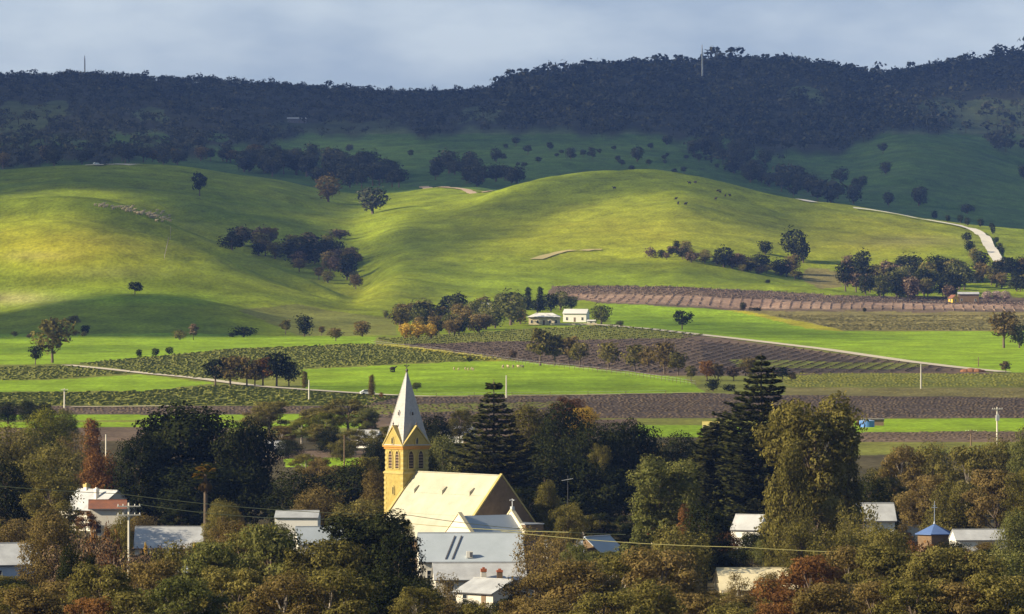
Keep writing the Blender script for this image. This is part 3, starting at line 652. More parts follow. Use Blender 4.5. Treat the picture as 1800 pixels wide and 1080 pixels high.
V_PINK = foliage('vine_pink', (0.22, 0.145, 0.10), (0.32, 0.22, 0.155), (0.42, 0.32, 0.22), 0.1)
V_TAN = foliage('vine_tan', (0.13, 0.11, 0.035), (0.24, 0.20, 0.07), (0.34, 0.29, 0.12), 0.1)
vines([(660, 597), (930, 580), (1080, 573), (1240, 590), (1220, 596), (900, 602), (700, 608)], (0.12, 1), 6.0, 2.0, V_GREEN, 3200, 3900, label='pale green vine rows in front of the farmhouse')
vines([(700, 606), (900, 602), (1200, 596), (1400, 614), (1690, 652), (1330, 660), (1180, 662), (905, 634)], (0.10, 1), 5.0, 1.5, V_BROWN, 2750, 3500, label='bare brown vine rows below the farm road')
vines([(985, 517), (1200, 520), (1480, 532), (1800, 540), (1800, 548), (1300, 542), (1060, 531)], (0.05, 1), 5.5, 1.6, V_PINK, 4150, 4700, label='pinkish vine rows at the foot of the central hill')
vines([(970, 503), (1150, 503), (1400, 514), (1480, 520), (1800, 532), (1800, 540), (1480, 532), (1200, 520), (985, 517)], (0.3, 1), 5.5, 1.6, V_PINK, 4200, 4800, label='upper brown vine rows under the central hill')
vines([(1350, 554), (1800, 555), (1800, 582), (1480, 581)], (0.9, 1), 6.0, 1.4, V_TAN, 3400, 4200, label='straw coloured slanting vine rows')
vines([(135, 640), (400, 615), (640, 605), (900, 634), (720, 640), (530, 650), (530, 668), (360, 668), (240, 656)], (0.25, 1), 5.0, 1.5, V_GREEN, 2550, 3400, label='olive vine rows left of the tree clump')
vines([(-60, 647), (120, 645), (240, 658), (100, 668), (-60, 672)], (0.25, 1), 5, 1.5, V_GREEN, 2500, 3000, label='olive vine rows at the far left')
vines([(-60, 693), (250, 689), (400, 678), (560, 691), (700, 699), (640, 714), (-60, 714)], (0.6, 1), 4.0, 1.3, V_GREEN, 2200, 2600, label='olive vine rows beside the white track')
vines([(640, 700), (1240, 693), (1400, 696), (1860, 702), (1860, 736), (640, 736)], (1, 0.03), 4.5, 1.5, V_BROWN, 2150, 2480, label='dark brown vine rows behind the town trees')
vines([(-60, 716), (640, 716), (640, 728), (-60, 728)], (1, 0.02), 4.0, 1.3, V_BROWN, 2180, 2320, label='dark vine rows behind the left trees')
vines([(1335, 657), (1860, 657), (1860, 680), (1390, 681)], (1, -0.04), 5, 1.4, V_GREEN, 2480, 2780, label='green vine rows at the right')
vines([(1500, 761), (1860, 756), (1860, 771), (1500, 778)], (1, 0.0), 4, 1.2, V_BROWN, 1950, 2080, label='brown vine rows at the right edge of town')
vines([(1390, 683), (1860, 682), (1860, 701), (1640, 697)], (1, 0.02), 6, 0.6, V_TAN, 2350, 2520, label='tan stubble rows at the right')

# ---------------------------------------------------------------- the wooded range
def forest():
    r = np.random.default_rng(31); n = 30000
    px = r.uniform(-500, 2300, n); D = 6400 + (12700 - 6400) * r.random(n) ** 0.85
    x = (px - 900) / F * D; z = height(x, D); _, py = project(x, D, z)
    w = forest_density(px, py) * np.where(D > 11400, 0.85, 0.52) * np.where((px < -60) | (px > 1860), 0.45, 1.0) * np.clip(D / 9500, 0.45, 1)
    k = r.random(n) < w; px, D, x, z = px[k], D[k], x[k], z[k]; n = len(px)
    h = r.uniform(7.5, 15, n) * np.where(px > 880, 1.22, 0.82) * np.where((D > 11350) & (px > 880), r.uniform(0.8, 1.45, n), 1)
    h = np.where((r.random(n) < 0.12), h * 1.35, h)
    protos = []
    for s in range(8):
        q = np.random.default_rng(200 + s); m = 48
        L = [(q.normal(0, .22), q.normal(0, .22), q.uniform(.45, .85), .26, .26, .17) for _ in range(4)]
        V, Q, T = leaf_cloud(L, m, 0.112, 300 + s, inner=0.2)
        tv = X([(-.03, 0, 0), (.03, 0, 0), (.02, 0, .7), (-.02, 0, .7)])
        protos.append((np.r_[V, tv], np.r_[Q, [[len(V), len(V) + 1, len(V) + 2, len(V) + 3]]], np.r_[T, [0.4] * 4]))
    VV, QQ, TT = [], [], []; base = 0; which = r.integers(0, 8, n)
    for s in range(8):
        ii = np.where(which == s)[0]; V, Q, T = protos[s]; a = r.uniform(0, 6.28, len(ii)); c, sn = np.cos(a), np.sin(a); wd = h[ii] * r.uniform(0.95, 1.45, len(ii))
        vx = (V[None, :, 0] * c[:, None] - V[None, :, 1] * sn[:, None]) * wd[:, None] + x[ii][:, None]
        vy = (V[None, :, 0] * sn[:, None] + V[None, :, 1] * c[:, None]) * wd[:, None] + D[ii][:, None]
        vz = V[None, :, 2] * h[ii][:, None] + z[ii][:, None] - 0.5
        VV.append(np.stack([vx, vy, vz], -1).reshape(-1, 3)); QQ.append((Q[None] + (np.arange(len(ii)) * len(V))[:, None, None]).reshape(-1, 4) + base)
        TT.append(np.clip(T[None] + r.normal(0, .16, len(ii))[:, None], 0, 1).ravel()); base += len(ii) * len(V)
    me = np_mesh('bushland', np.concatenate(VV), np.concatenate(QQ), FO['bushland'], {'tint': ('FLOAT', np.concatenate(TT))})
    tag(mesh_obj('bushland', me), 'dark eucalypt woodland covering the far range', kind='stuff'); print('forest trees', n)
forest()

# ---------------------------------------------------------------- Norfolk pines and palm
def norfolk(seed, H, Rb, n_leaf=15, tuft=True, power=0.8, thick=0.12, sweep=0.05, step=0.034, slope=1.85):
    r = np.random.default_rng(seed); wood = MB(); V = []; T = []
    wood.tube((0, 0, -0.5), (0, 0, H * 0.5), H * 0.016, H * 0.010, 8); wood.tube((0, 0, H * 0.5), (0, 0, H), H * 0.010, H * 0.002, 8)
    z = H * 0.10; 
    while z < H * 0.985:
        t = 1 - z / H
        if tuft and 0.045 < t < 0.085: z += H * 0.04; continue
        R = Rb * min(1.0, (t * slope + 0.02)) ** power * r.uniform(0.85, 1.08)
        if tuft and t < 0.045: R = Rb * (0.13 + 1.5 * t); z -= H * step * .55
        nb = 9 if t > 0.3 else 7; a0 = r.uniform(0, 6.28)
        for k in range(nb):
            a = a0 + k * 2 * math.pi / nb + r.uniform(-.15, .15); Rk = R * r.uniform(0.78, 1.08); up = r.uniform(0.02, 0.16) + sweep
            e = (math.cos(a) * Rk, math.sin(a) * Rk, z + Rk * up - 0.1 * Rk); mdl = (math.cos(a) * Rk * .5, math.sin(a) * Rk * .5, z - Rk * .07)
            wood.tube((0, 0, z), mdl, 0.07, 0.05, 4); wood.tube(mdl, e, 0.05, 0.02, 4)
            m = int(6 + Rk * n_leaf); s = r.random(m) ** 0.7
            side = np.array([-math.sin(a), math.cos(a), 0]); dr = np.array([math.cos(a), math.sin(a), 0])
            p0 = np.where((s < .5)[:, None], np.array(mdl) * (s * 2)[:, None] + np.array([0, 0, z]) * (1 - s * 2)[:, None], np.array(mdl) + (np.array(e) - mdl) * ((s - .5) * 2)[:, None])
            wd = 0.16 * Rk * np.sin(np.clip(s * 0.85 + .15, 0, 1) * math.pi) + 0.12
            off = r.normal(0, 1, m) * wd; p0 = p0 + side * off[:, None] + np.array([0, 0, 1.0]) * (np.abs(r.normal(0.0, thick, m)) - .05)[:, None]
            u = dr * 0.32 + side * (np.sign(off) * 0.26)[:, None]; v = np.cross(u, np.array([0, 0, 1.0])); v /= np.linalg.norm(v, axis=1)[:, None]
            v = v * 0.11 + np.array([0, 0, 1.0]) * r.normal(0.04, .07, m)[:, None]; L = r.uniform(.7, 1.3, m)[:, None]
            V.append(np.stack([p0 - u * L, p0 - v, p0 + u * L, p0 + v], 1)); T += list(np.repeat(np.clip(r.normal(0.5, .2, m), 0, 1), 4))
        z += H * step * r.uniform(0.85, 1.15) * (0.8 if t > .6 else 1)
    V = np.concatenate(V).reshape(-1, 3)
    return np_mesh('crown', V, np.arange(len(V)).reshape(-1, 4), FO['pine'], {'tint': ('FLOAT', X(T))}), wood.mesh('trunk', BARK)
def norfolk_tree(px, ytop, D, w, seed, label, power=0.8, tuft=True, n_leaf=15, **kw):
    x = xpix(px, D); g = gz(x, D); H = zpix(ytop, D) - g; c, t = norfolk(seed, H, w / F * D / 2, n_leaf, tuft, power, **kw)
    o = thing('norfolk_pine', label, 'tree', (x, D, g)); mesh_obj('crown', c, o); mesh_obj('trunk', t, o)
norfolk_tree(868, 667, 1420, 168, 5, 'tall tiered Norfolk pine with a separate top tuft just right of the steeple', 1.0, n_leaf=36, thick=.22)
norfolk_tree(1338, 619, 1360, 165, 6, 'tallest Norfolk pine with a pointed top at the right of town', 1.0, False, 34, thick=.26, sweep=.08, step=.03, slope=2.6)
norfolk_tree(1262, 742, 1375, 150, 8, 'broad dark tiered pine left of the tallest Norfolk pine', 0.5, False, 40, thick=.26, step=.03)
def palm(px, ytop, D, w, label):
    x = xpix(px, D); g = gz(x, D); H = zpix(ytop, D) - g; R = w / F * D / 2; r = np.random.default_rng(3)
    o = thing('palm_tree', label, 'palm tree', (x, D, g)); tr = MB(); 
    for i in range(6): tr.tube((0, 0, H * .86 * i / 6 - .3), (0, 0, H * .86 * (i + 1) / 6), 0.38 - .02 * i, 0.36 - .02 * i, 8)
    tr.build('trunk', BARK, o)
    for k in range(46):
        a = r.uniform(0, 6.28); dead = k < 14; el = r.uniform(-1.35, -.75) if dead else r.uniform(-.5, 1.4); m = MB(); L = R * r.uniform(.8, 1.0)
        c = np.array([0, 0, H * .86 - (.5 if dead else 0)]); d = np.array([math.cos(a) * math.cos(el), math.sin(a) * math.cos(el), math.sin(el)]); hub = c + d * L * .6
        m.tube(c, hub, .05, .04, 4); s = np.cross(d, [0, 0, 1.0]); s /= np.linalg.norm(s); up = np.cross(s, d)
        for q in range(9):
            f = (q - 4) / 4 * 1.35; e = d * math.cos(f) + s * math.sin(f); tip = hub + e * L * .42 + np.array([0, 0, -.12 * L]); n_ = np.cross(e, up) * .12
            m.add([hub - n_, hub + n_, hub + e * L * .25 + n_ * 1.4, tip, hub + e * L * .25 - n_ * 1.4], [(0, 1, 2, 3, 4)])
        m.build('frond', [FO['brown'] if dead else FO['gold' if k % 2 else 'yellowgreen']], o)  # every other live frond is gold: sunlit tone put into the leaf colour
palm(361, 806, 1250, 52, 'fan palm with a skirt of dead fronds in front of the dark round tree')
# ---------------------------------------------------------------- buildings
OCHRE = mat('ochre_stone', (0.40, 0.315, 0.09), noise=0.0, scale=1.6, c2=(0.27, 0.20, 0.06), bump=0.4)
QUOIN = mat('pale_quoin_stone', (0.45, 0.355, 0.13), noise=0.25, scale=2)
ORANGE_ST = mat('orange_cornice_stone', (0.50, 0.25, 0.06), noise=0.25, scale=2)
CREAM_ROOF = corrugated('cream_painted_iron', (0.46, 0.435, 0.33), (0.34, 0.32, 0.24), 0.6, 0.35)
GREY_ROOF = corrugated('grey_galvanised_iron', (0.40, 0.44, 0.48), (0.33, 0.37, 0.40), 0.45, 0.3)
LIGHT_ROOF = corrugated('light_galvanised_iron', (0.50, 0.51, 0.51), (0.33, 0.33, 0.33), 0.45, 0.4)
SLATE_SP = mat('pale_spire_tiles', (0.43, 0.40, 0.37), 0.6, 0.3, 0.0, 2.2, (0.31, 0.29, 0.27), 0.5)
RUST_ROOF = corrugated('rusty_iron', (0.26, 0.10, 0.05), (0.15, 0.07, 0.05), 0.8, 0.8)
BLUE_ROOF = corrugated('blue_painted_iron', (0.10, 0.17, 0.36), (0.08, 0.13, 0.29), 0.5, 0.4)
WHITE_W = mat('white_rendered_wall', (0.62, 0.58, 0.50), noise=0.12, scale=0.8)
CREAM_W = mat('cream_wall', (0.66, 0.56, 0.36), noise=0.15, scale=0.8)
STONE_W = mat('brown_stone_wall', (0.20, 0.135, 0.08), noise=0.35, scale=1.5)
BLUE_W = mat('pale_blue_wall', (0.42, 0.48, 0.58), noise=0.1, scale=1)
BRICK = mat('red_brick', (0.42, 0.13, 0.06), noise=0.35, scale=4)
GLASS = mat('dark_window_glass', (0.02, 0.025, 0.03), 0.15, 0.5)
DARKW = mat('dark_louvre_wood', (0.05, 0.035, 0.025))
WTRIM = mat('white_paint', (0.68, 0.66, 0.60), 0.5)
IRON = mat('dark_wrought_iron', (0.05, 0.035, 0.03), 0.5, 0.4)
STEEL = mat('galvanised_steel', (0.45, 0.46, 0.47), 0.4, 0.4)
POLE_W = mat('pale_stobie_concrete', (0.62, 0.58, 0.48), noise=0.15)
TIMBER = mat('weathered_timber', (0.22, 0.15, 0.09), noise=0.3)
GUTTER = mat('dark_gutter', (0.10, 0.10, 0.11), 0.5)

def window_part(parent, cx, y, cz, w, h, axis='y', sgn=-1, frame=WTRIM):
    """frame with a set-back pane and glazing bars; y (or x) is the wall face"""
    t = 0.07
    def bx(m, u, v, du, dv, o0, o1):
        c = (o0 + o1) / 2; d = abs(o1 - o0)
        m.box((u, y + sgn * c, v) if axis == 'y' else (y + sgn * c, u, v), (du, d, dv) if axis == 'y' else (d, du, dv))
    m = MB(); bx(m, cx - w / 2, cz, t, h, 0, .08); bx(m, cx + w / 2, cz, t, h, 0, .08); bx(m, cx, cz + h / 2, w - t, t, 0, .08); bx(m, cx, cz - h / 2, w + t * 2, t, 0.0, .13); bx(m, cx, cz, w - t, .04, .02, .06)
    f = m.build('window', frame, parent); p = MB(); bx(p, cx, cz, w - t, h - t, 0.002, .018); p.build('pane', GLASS, f); return f
def chimney(parent, x, y, z0, z1, s=0.55, body=WHITE_W, cap=BRICK, capz=0.45):
    m = MB(); m.box((x, y, (z0 + z1 - capz) / 2), (s, s, z1 - capz - z0)); o = m.build('chimney', body, parent)
    c = MB(); c.box((x, y, z1 - capz / 2), (s * 1.15, s * 1.15, capz)); c.box((x, y, z1 + .1), (s * .5, s * .5, .22)); c.build('chimney_cap', cap, o)
def house(label, px, D, L, W, yr, rise, rot=0, wall=WHITE_W, roof=LIGHT_ROOF, hip=0.0, wins=3, chim=(), name='house', cat='house', gtr=GUTTER, door=True, over=0.45, verandah=False, group=None):
    x = xpix(px, D); g = gz(x, D); zr = zpix(yr, D) - g; ze = zr - rise; ze = max(ze, 1.8); rt = thing(name, label, cat, (x, D, g), math.radians(rot), group)
    hw, hl = W / 2, L / 2
    w = MB(); w.box((0, 0, ze / 2 - .4), (L, W, ze + .8))
    if not hip:
        for s in (-1, 1): w.prism([(-hw, ze), (hw, ze), (0, zr - .05)], 'x', s * (hl - .15), s * hl)
    w.build('wall', wall, rt)
    k = rise / hw; T = 0.12; hi = hip * hw
    for s in (-1, 1):            # two main slopes
        m = MB(); e = hw + over; ez = ze - k * over
        a = [(-hl - over * (0 if hip else .6), s * e, ez), (hl + over * (0 if hip else .6), s * e, ez), (hl - hi + (0 if hip else over * .6), 0, zr), (-hl + hi - (0 if hip else over * .6), 0, zr)]
        if hip: a[0] = (-hl - over, s * e, ez); a[1] = (hl + over, s * e, ez)
        m.add(a + [(p[0], p[1], p[2] + T) for p in a], [(0, 1, 2, 3), (7, 6, 5, 4), (0, 4, 5, 1), (1, 5, 6, 2), (2, 6, 7, 3), (3, 7, 4, 0)]); m.build('roof_slope', roof, rt)
    if hip:
        for s in (-1, 1):
            m = MB(); e = hw + over; ez = ze - k * over; a = [(s * (hl + over), -e, ez), (s * (hl + over), e, ez), (s * (hl - hi), 0, zr)]
            m.add(a + [(p[0], p[1], p[2] + T) for p in a], [(0, 1, 2), (5, 4, 3), (0, 3, 4, 1), (1, 4, 5, 2), (2, 5, 3, 0)]); m.build('roof_slope', roof, rt)
    m = MB(); m.box((0, 0, zr + T + .03), (L - 2 * hi + (0 if hip else over), .3, .1)); m.build('ridge_cap', roof, rt)
    for s in (-1, 1):
        m = MB(); m.box((0, s * (hw + over + .06), ze - k * over + .02), (L + over, .12, .14)); m.build('gutter', gtr, rt)
    if wins:
        for i in range(wins):
            cx = -hl + L * (i + .5) / wins
            if door and i == wins // 2:
                d = MB(); d.box((cx, -hw - .03, 1.05), (.95, .06, 2.1)); dd = d.build('door', TIMBER, rt); hd = MB(); hd.box((cx + .35, -hw - .08, 1.0), (.06, .06, .12)); hd.build('handle', STEEL, dd)
            else: window_part(rt, cx, -hw, min(1.5, ze * .55), 1.0, min(1.4, ze * .5))
        window_part(rt, 0, -hl, min(1.5, ze * .55), .9, min(1.2, ze * .45), 'x', 1); window_part(rt, 0, hl, min(1.5, ze * .55), .9, min(1.2, ze * .45), 'x', 1)
    for c in chim:
        cx, cy, top = c[:3]; chimney(rt, cx, cy, ze - .5, zr + top, *(c[3:] if len(c) > 3 else ()))
    if verandah:
        m = MB(); n = 6; P_ = []
        for i in range(n + 1):
            t = i / n; P_.append((-hw - .1 - 2.2 * math.sin(t * 1.45), ze + .1 - .95 * (1 - math.cos(t * 1.45))))
        for i in range(n):
            (a, b), (c, d) = P_[i], P_[i + 1]; m.add([(-hl - .5, a, b), (hl + .5, a, b), (hl + .5, c, d), (-hl - .5, c, d), (-hl - .5, a, b - .05), (hl + .5, a, b - .05), (hl + .5, c, d - .05), (-hl - .5, c, d - .05)], [(0, 1, 2, 3), (7, 6, 5, 4), (2, 6, 7, 3), (0, 3, 7, 4), (1, 5, 6, 2)])
        m.build('verandah_roof', roof, rt)
        for i in range(6):
            q = MB(); q.tube((-hl + L * i / 5, P_[-1][0] + .15, -.3), (-hl + L * i / 5, P_[-1][0] + .15, P_[-1][1]), .07); q.build('verandah_post', WTRIM, rt)
    return rt

# ---- the church
def church():
    D0 = 1270; px0 = 715; x0 = xpix(px0, D0); g = gz(x0, D0)
    rt = thing('church', 'ochre stone church with a pale pointed spire and a broad cream iron roof', 'church', (x0, D0, g), math.atan2(-0.806, 0.59))
    Z = lambda py, D=D0: zpix(py, D) - g
    h = 2.45; zc, zs, za = Z(783), Z(831), Z(655)
    def face(side, u, v, w):      # side L is the sunlit face, R the shaded one, the others are the backs
        return {'L': (u, -h - w, v), 'R': (h + w, u, v), 'B': (-u, h + w, v), 'W': (-h - w, -u, v)}[side]
    m = MB(); m.box((0, 0, zs / 2 - .5), (2 * h + .24, 2 * h + .24, zs + 1)); m.build('tower_base', OCHRE, rt)
    m = MB(); m.box((0, 0, (zs + zc) / 2), (2 * h, 2 * h, zc - zs)); m.build('belfry', OCHRE, rt)
    m = MB(); m.box((0, 0, zs), (2 * h + .5, 2 * h + .5, .28)); m.box((0, 0, zs + .2), (2 * h + .3, 2 * h + .3, .12)); m.build('string_course', QUOIN, rt)
    m = MB(); m.box((0, 0, zc - .15), (2 * h + .7, 2 * h + .7, .22)); m.box((0, 0, zc - .42), (2 * h + .35, 2 * h + .35, .3)); m.build('cornice', ORANGE_ST, rt)
    # corner quoins
    q0 = MB(); q0.box((0, 0, 0), (.62, .62, .36)); qm = q0.mesh('quoin', QUOIN)
    for sx, sy in ((1, -1), (-1, -1), (1, 1)):
        for i in range(int((zc - .8) / .8)):
            zz = .5 + i * .8; kk = .0 if zz > zs else .12
            if abs(zz - zs) < .5: continue
            mesh_obj('quoin', qm, rt, (sx * (h - .26 + kk), sy * (h - .26 + kk), zz))
    def lancet(w, hh, n=4):
        pts = [(-w / 2, 0), (w / 2, 0)]
        for i in range(n + 1):
            t = i / n; pts.append((w / 2 * (1 - t ** 1.6), hh - w * .9 + w * .9 * math.sin(t * math.pi / 2)))
        for i in range(n - 1, -1, -1):
            t = i / n; pts.append((-w / 2 * (1 - t ** 1.6), hh - w * .9 + w * .9 * math.sin(t * math.pi / 2)))
        return pts
    def win(side, u, v, w, hh, louv=True, w0=0.0):
        o = lancet(w + .34, hh + .28); i = lancet(w, hh); k = len(o)
        vs = [face(side, u + a, v - .1 + b, w0 + .14) for a, b in o] + [face(side, u + a, v + b, w0 + .14) for a, b in i] + [face(side, u + a, v - .1 + b, w0) for a, b in o] + [face(side, u + a, v + b, w0) for a, b in i]
        fs = []
        for j in range(k):
            n_ = (j + 1) % k; fs += [(j, n_, k + n_, k + j), (j, 2 * k + j, 2 * k + n_, n_), (k + j, k + n_, 3 * k + n_, 3 * k + j)]
        fr = MB().add(vs, fs).build('window', QUOIN, rt)
        MB().add([face(side, u + a, v + b, w0 + .02) for a, b in i], [tuple(range(k))]).build('pane', GLASS if not louv else DARKW, fr)
        if louv:
            for s in range(5):
                b = MB(); zz = v + .25 + s * (hh - .9) / 4; c = [face(side, u + du, zz + dz, w0 + dw) for du in (-w / 2 + .02, w / 2 - .02) for dz, dw in ((0, .13), (.05, .13), (.2, .03), (.15, .03))]
                b.add(c, [(0, 1, 2, 3), (7, 6, 5, 4), (0, 4, 5, 1), (1, 5, 6, 2), (2, 6, 7, 3), (3, 7, 4, 0)]); b.build('louvre', TIMBER, fr)
    zb = zs + .75; hb = zc - zs - 1.6
    for sd in 'LRBW':
        for u in (-.95, .95): win(sd, u, zb, .95, hb)
    win('L', 0, Z(868), .35, 1.2, False, .12); win('L', 0, Z(905), .5, 2.0, False, .12); win('R', 0, Z(868), .35, 1.2, False, .12)
    # gables over each face with stone verges
    zg = Z(751)
    for sd in 'LRBW':
        gw = h + .2; m = MB(); vs = [face(sd, -gw, zc - .03, .28), face(sd, gw, zc - .03, .28), face(sd, 0, zg - .1, .28), face(sd, -gw, zc - .03, -1.6), face(sd, gw, zc - .03, -1.6), face(sd, 0, zg - .1, -1.6)]
        m.add(vs, [(0, 1, 2), (5, 4, 3), (0, 3, 4, 1), (1, 4, 5, 2), (2, 5, 3, 0)]); gb = m.build('gable', OCHRE, rt)
        for s in (-1, 1):
            b = MB(); a = (s * (h + .3), zc - .15); c = (0, zg + .1); t = .26
            vs = [face(sd, a[0], a[1], w_) for w_ in (.4, -.5)] + [face(sd, c[0], c[1], w_) for w_ in (.4, -1.5)] + [face(sd, a[0], a[1] + t, w_) for w_ in (.4, -.5)] + [face(sd, c[0], c[1] + t, w_) for w_ in (.4, -1.5)]
            b.add(vs, [(0, 1, 3, 2), (4, 6, 7, 5), (0, 2, 6, 4), (1, 5, 7, 3), (0, 4, 5, 1), (2, 3, 7, 6)]); b.build('verge', QUOIN, gb)
        f = MB(); p = face(sd, 0, zg + .3, .2); f.tube(p, (p[0], p[1], p[2] + .7), .09, .02); f.ball((p[0], p[1], p[2] + .3), .15); f.build('finial', IRON, gb)
        win(sd, 0, zc + .3, .42, 1.0, False, .285)
    # spire in courses of tiles, each lapping the one below
    sp_ = thing_part = None
    nb = 26; b0 = h + .02; spz = zc + .05
    m = MB()
    for i in range(nb):
        t0, t1 = i / nb, (i + 1) / nb; f = lambda t: b0 * (1 - t) * (1 + .10 * math.exp(-t * 14)) + .05
        r0, r1 = f(t0) + .035, f(t1); za0, za1 = spz + (za - spz) * t0, spz + (za - spz) * t1
        vs = [(sx * r0, sy * r0, za0) for sx, sy in ((-1, -1), (1, -1), (1, 1), (-1, 1))] + [(sx * r1, sy * r1, za1) for sx, sy in ((-1, -1), (1, -1), (1, 1), (-1, 1))]
        m.add(vs, [(3, 2, 1, 0), (4, 5, 6, 7), (0, 1, 5, 4), (1, 2, 6, 5), (2, 3, 7, 6), (3, 0, 4, 7)])
    spo = m.build('spire', SLATE_SP, rt)
    for sx, sy in ((1, -1), (-1, -1), (1, 1), (-1, 1)):
        m = MB(); m.tube((sx * (b0 + .1), sy * (b0 + .1), spz), (sx * .06, sy * .06, za), .07, .05, 5); m.build('hip_roll', LIGHT_ROOF, spo)
    tl = .43; rl = b0 * (1 - tl)
    for sx, sy in ((0, -1), (1, 0), (0, 1), (-1, 0)):
        m = MB(); cz_ = spz + (za - spz) * tl; ax = 'y' if sx == 0 else 'x'; sg = sy if sx == 0 else sx
        m.prism([(-.24, cz_ - .35), (.24, cz_ - .35), (.24, cz_ + .3), (0, cz_ + .62), (-.24, cz_ + .3)], ax, sg * (rl - .5), sg * (rl + .22)); lu = m.build('lucarne', LIGHT_ROOF, spo)
        m = MB(); m.prism([(-.15, cz_ - .22), (.15, cz_ - .22), (.15, cz_ + .22), (0, cz_ + .4), (-.15, cz_ + .22)], ax, sg * (rl + .22), sg * (rl + .235)); m.build('louvre', DARKW, lu)
    m = MB(); zt = Z(633); m.tube((0, 0, za - .2), (0, 0, zt), .07, .03); m.ball((0, 0, za + .35), .24); m.ball((0, 0, za + .05), .15)
    for a in (0, 1.57): m.box((0, 0, za + 1.15), (.95, .07, .07), a); 
    for a in range(4):
        c = (math.cos(a * 1.5708) * .45, math.sin(a * 1.5708) * .45, za + 1.15); m.ball(c, .09, 5, 4); m.tube((0, 0, za + .75), c, .03, .03, 4)
    m.build('finial', IRON, rt)
    # nave
    X0, X1 = h - .1, 25.8; zr, ze, hw = Z(833, 1262), Z(938, 1262), 8.0
    m = MB(); m.box(((X0 + X1) / 2 + .2, 0, ze / 2 - .5), (X1 - X0 - .4, 2 * hw, ze + 1.0)); 
    for a, b in ((X0 + .0, X0 + .5), (X1 - .5, X1)): m.prism([(-hw, ze), (hw, ze), (0, zr - .06)], 'x', a, b)
    m.build('nave_wall', STONE_W, rt)
    k = (zr - ze) / hw
    for s in (-1, 1):
        m = MB(); e = hw + .5; a = [(X0 + .35, s * e, ze - .5 * k), (X1 - .3, s * e, ze - .5 * k), (X1 - .3, 0, zr), (X0 + .35, 0, zr)]
        m.add(a + [(p[0], p[1], p[2] + .14) for p in a], [(0, 1, 2, 3), (7, 6, 5, 4), (0, 4, 5, 1), (1, 5, 6, 2), (2, 6, 7, 3), (3, 7, 4, 0)]); rs = m.build('roof_slope', CREAM_ROOF, rt)
        for xx in (5.6, 13.2, 20.6):
            yy = s * hw * .31; zz = zr - k * abs(yy) + .15; v = MB()
            v.prism([(yy - s * .55, zz + .95), (yy + s * .35, zz + .30), (yy + s * .35, zz - .75 * 0 - .38), (yy - s * .55, zz + .2)] if s > 0 else [(yy + .55, zz + .95), (yy - .35, zz + .30), (yy - .35, zz - .38), (yy + .55, zz + .2)], 'x', xx - .38, xx + .38); v.build('roof_vent', CREAM_ROOF, rs)
        # sheet laps
        for q in range(1, 3):
            f = q / 3; v = MB(); yy = s * (hw * f); zz = ze + (zr - ze) * (1 - f) + .155; v.box(((X0 + X1) / 2, yy, zz), (X1 - X0 - .9, .10, .03)); v.build('sheet_lap', CREAM_ROOF, rs)
        for xe in (X0 + .1, X1 - .25):       # stone copings along the gables
            b = MB(); w_ = .28; y1, z1, y2, z2 = s * (hw + .6), ze - .6 * k + .1, 0, zr + .1
            vs = [(xe - w_, y1, z1), (xe + w_, y1, z1), (xe + w_, y2, z2), (xe - w_, y2, z2)]; b.add(vs + [(p[0], p[1], p[2] + .36) for p in vs], [(0, 1, 2, 3), (7, 6, 5, 4), (0, 4, 5, 1), (1, 5, 6, 2), (2, 6, 7, 3), (3, 7, 4, 0)]); b.build('coping', QUOIN, rt)
    m = MB(); m.box(((X0 + X1) / 2, 0, zr + .2), (X1 - X0 - .8, .34, .12)); m.build('ridge_cap', CREAM_ROOF, rt)
    m = MB(); m.box(((X0 + X1) / 2, -hw - .58, ze - .5 * k - .02), (X1 - X0 - 1, .16, .18)); m.build('gutter', GUTTER, rt)
    for i in range(4):
        m = MB(); m.box((X0 + 3.4 + i * 5.4, -hw - .45, ze * .36), (.9, .9, ze * .8)); m.build('buttress', QUOIN, rt)
    # east gable window
    o = [(a, b) for a, b in lancet(2.2, 5.2)]; m = MB(); m.add([(X1 + .04, a, ze * .55 + b) for a, b in o], [tuple(range(len(o)))]); m.build('pane', GLASS, rt)
    # vestry wing across the east end
    cx, w2 = 29.6, 3.3; ya, yb = -11.2, -.6; zr2, ze2 = Z(907, 1243), Z(942, 1241)
    m = MB(); m.box((cx, (ya + yb) / 2, ze2 / 2 - .5), (2 * w2, yb - ya, ze2 + 1)); m.build('vestry_wall', WHITE_W, rt)
    k2 = (zr2 - ze2) / w2
    for s in (-1, 1):
        m = MB(); a = [(cx + s * (w2 + .35), ya + .45, ze2 - .35 * k2), (cx + s * (w2 + .35), yb - .4, ze2 - .35 * k2), (cx, yb - .4, zr2), (cx, ya + .45, zr2)]
        m.add(a + [(p[0], p[1], p[2] + .12) for p in a], [(0, 1, 2, 3), (7, 6, 5, 4), (0, 4, 5, 1), (1, 5, 6, 2), (2, 6, 7, 3), (3, 7, 4, 0)]); m.build('vestry_roof', GREY_ROOF, rt)
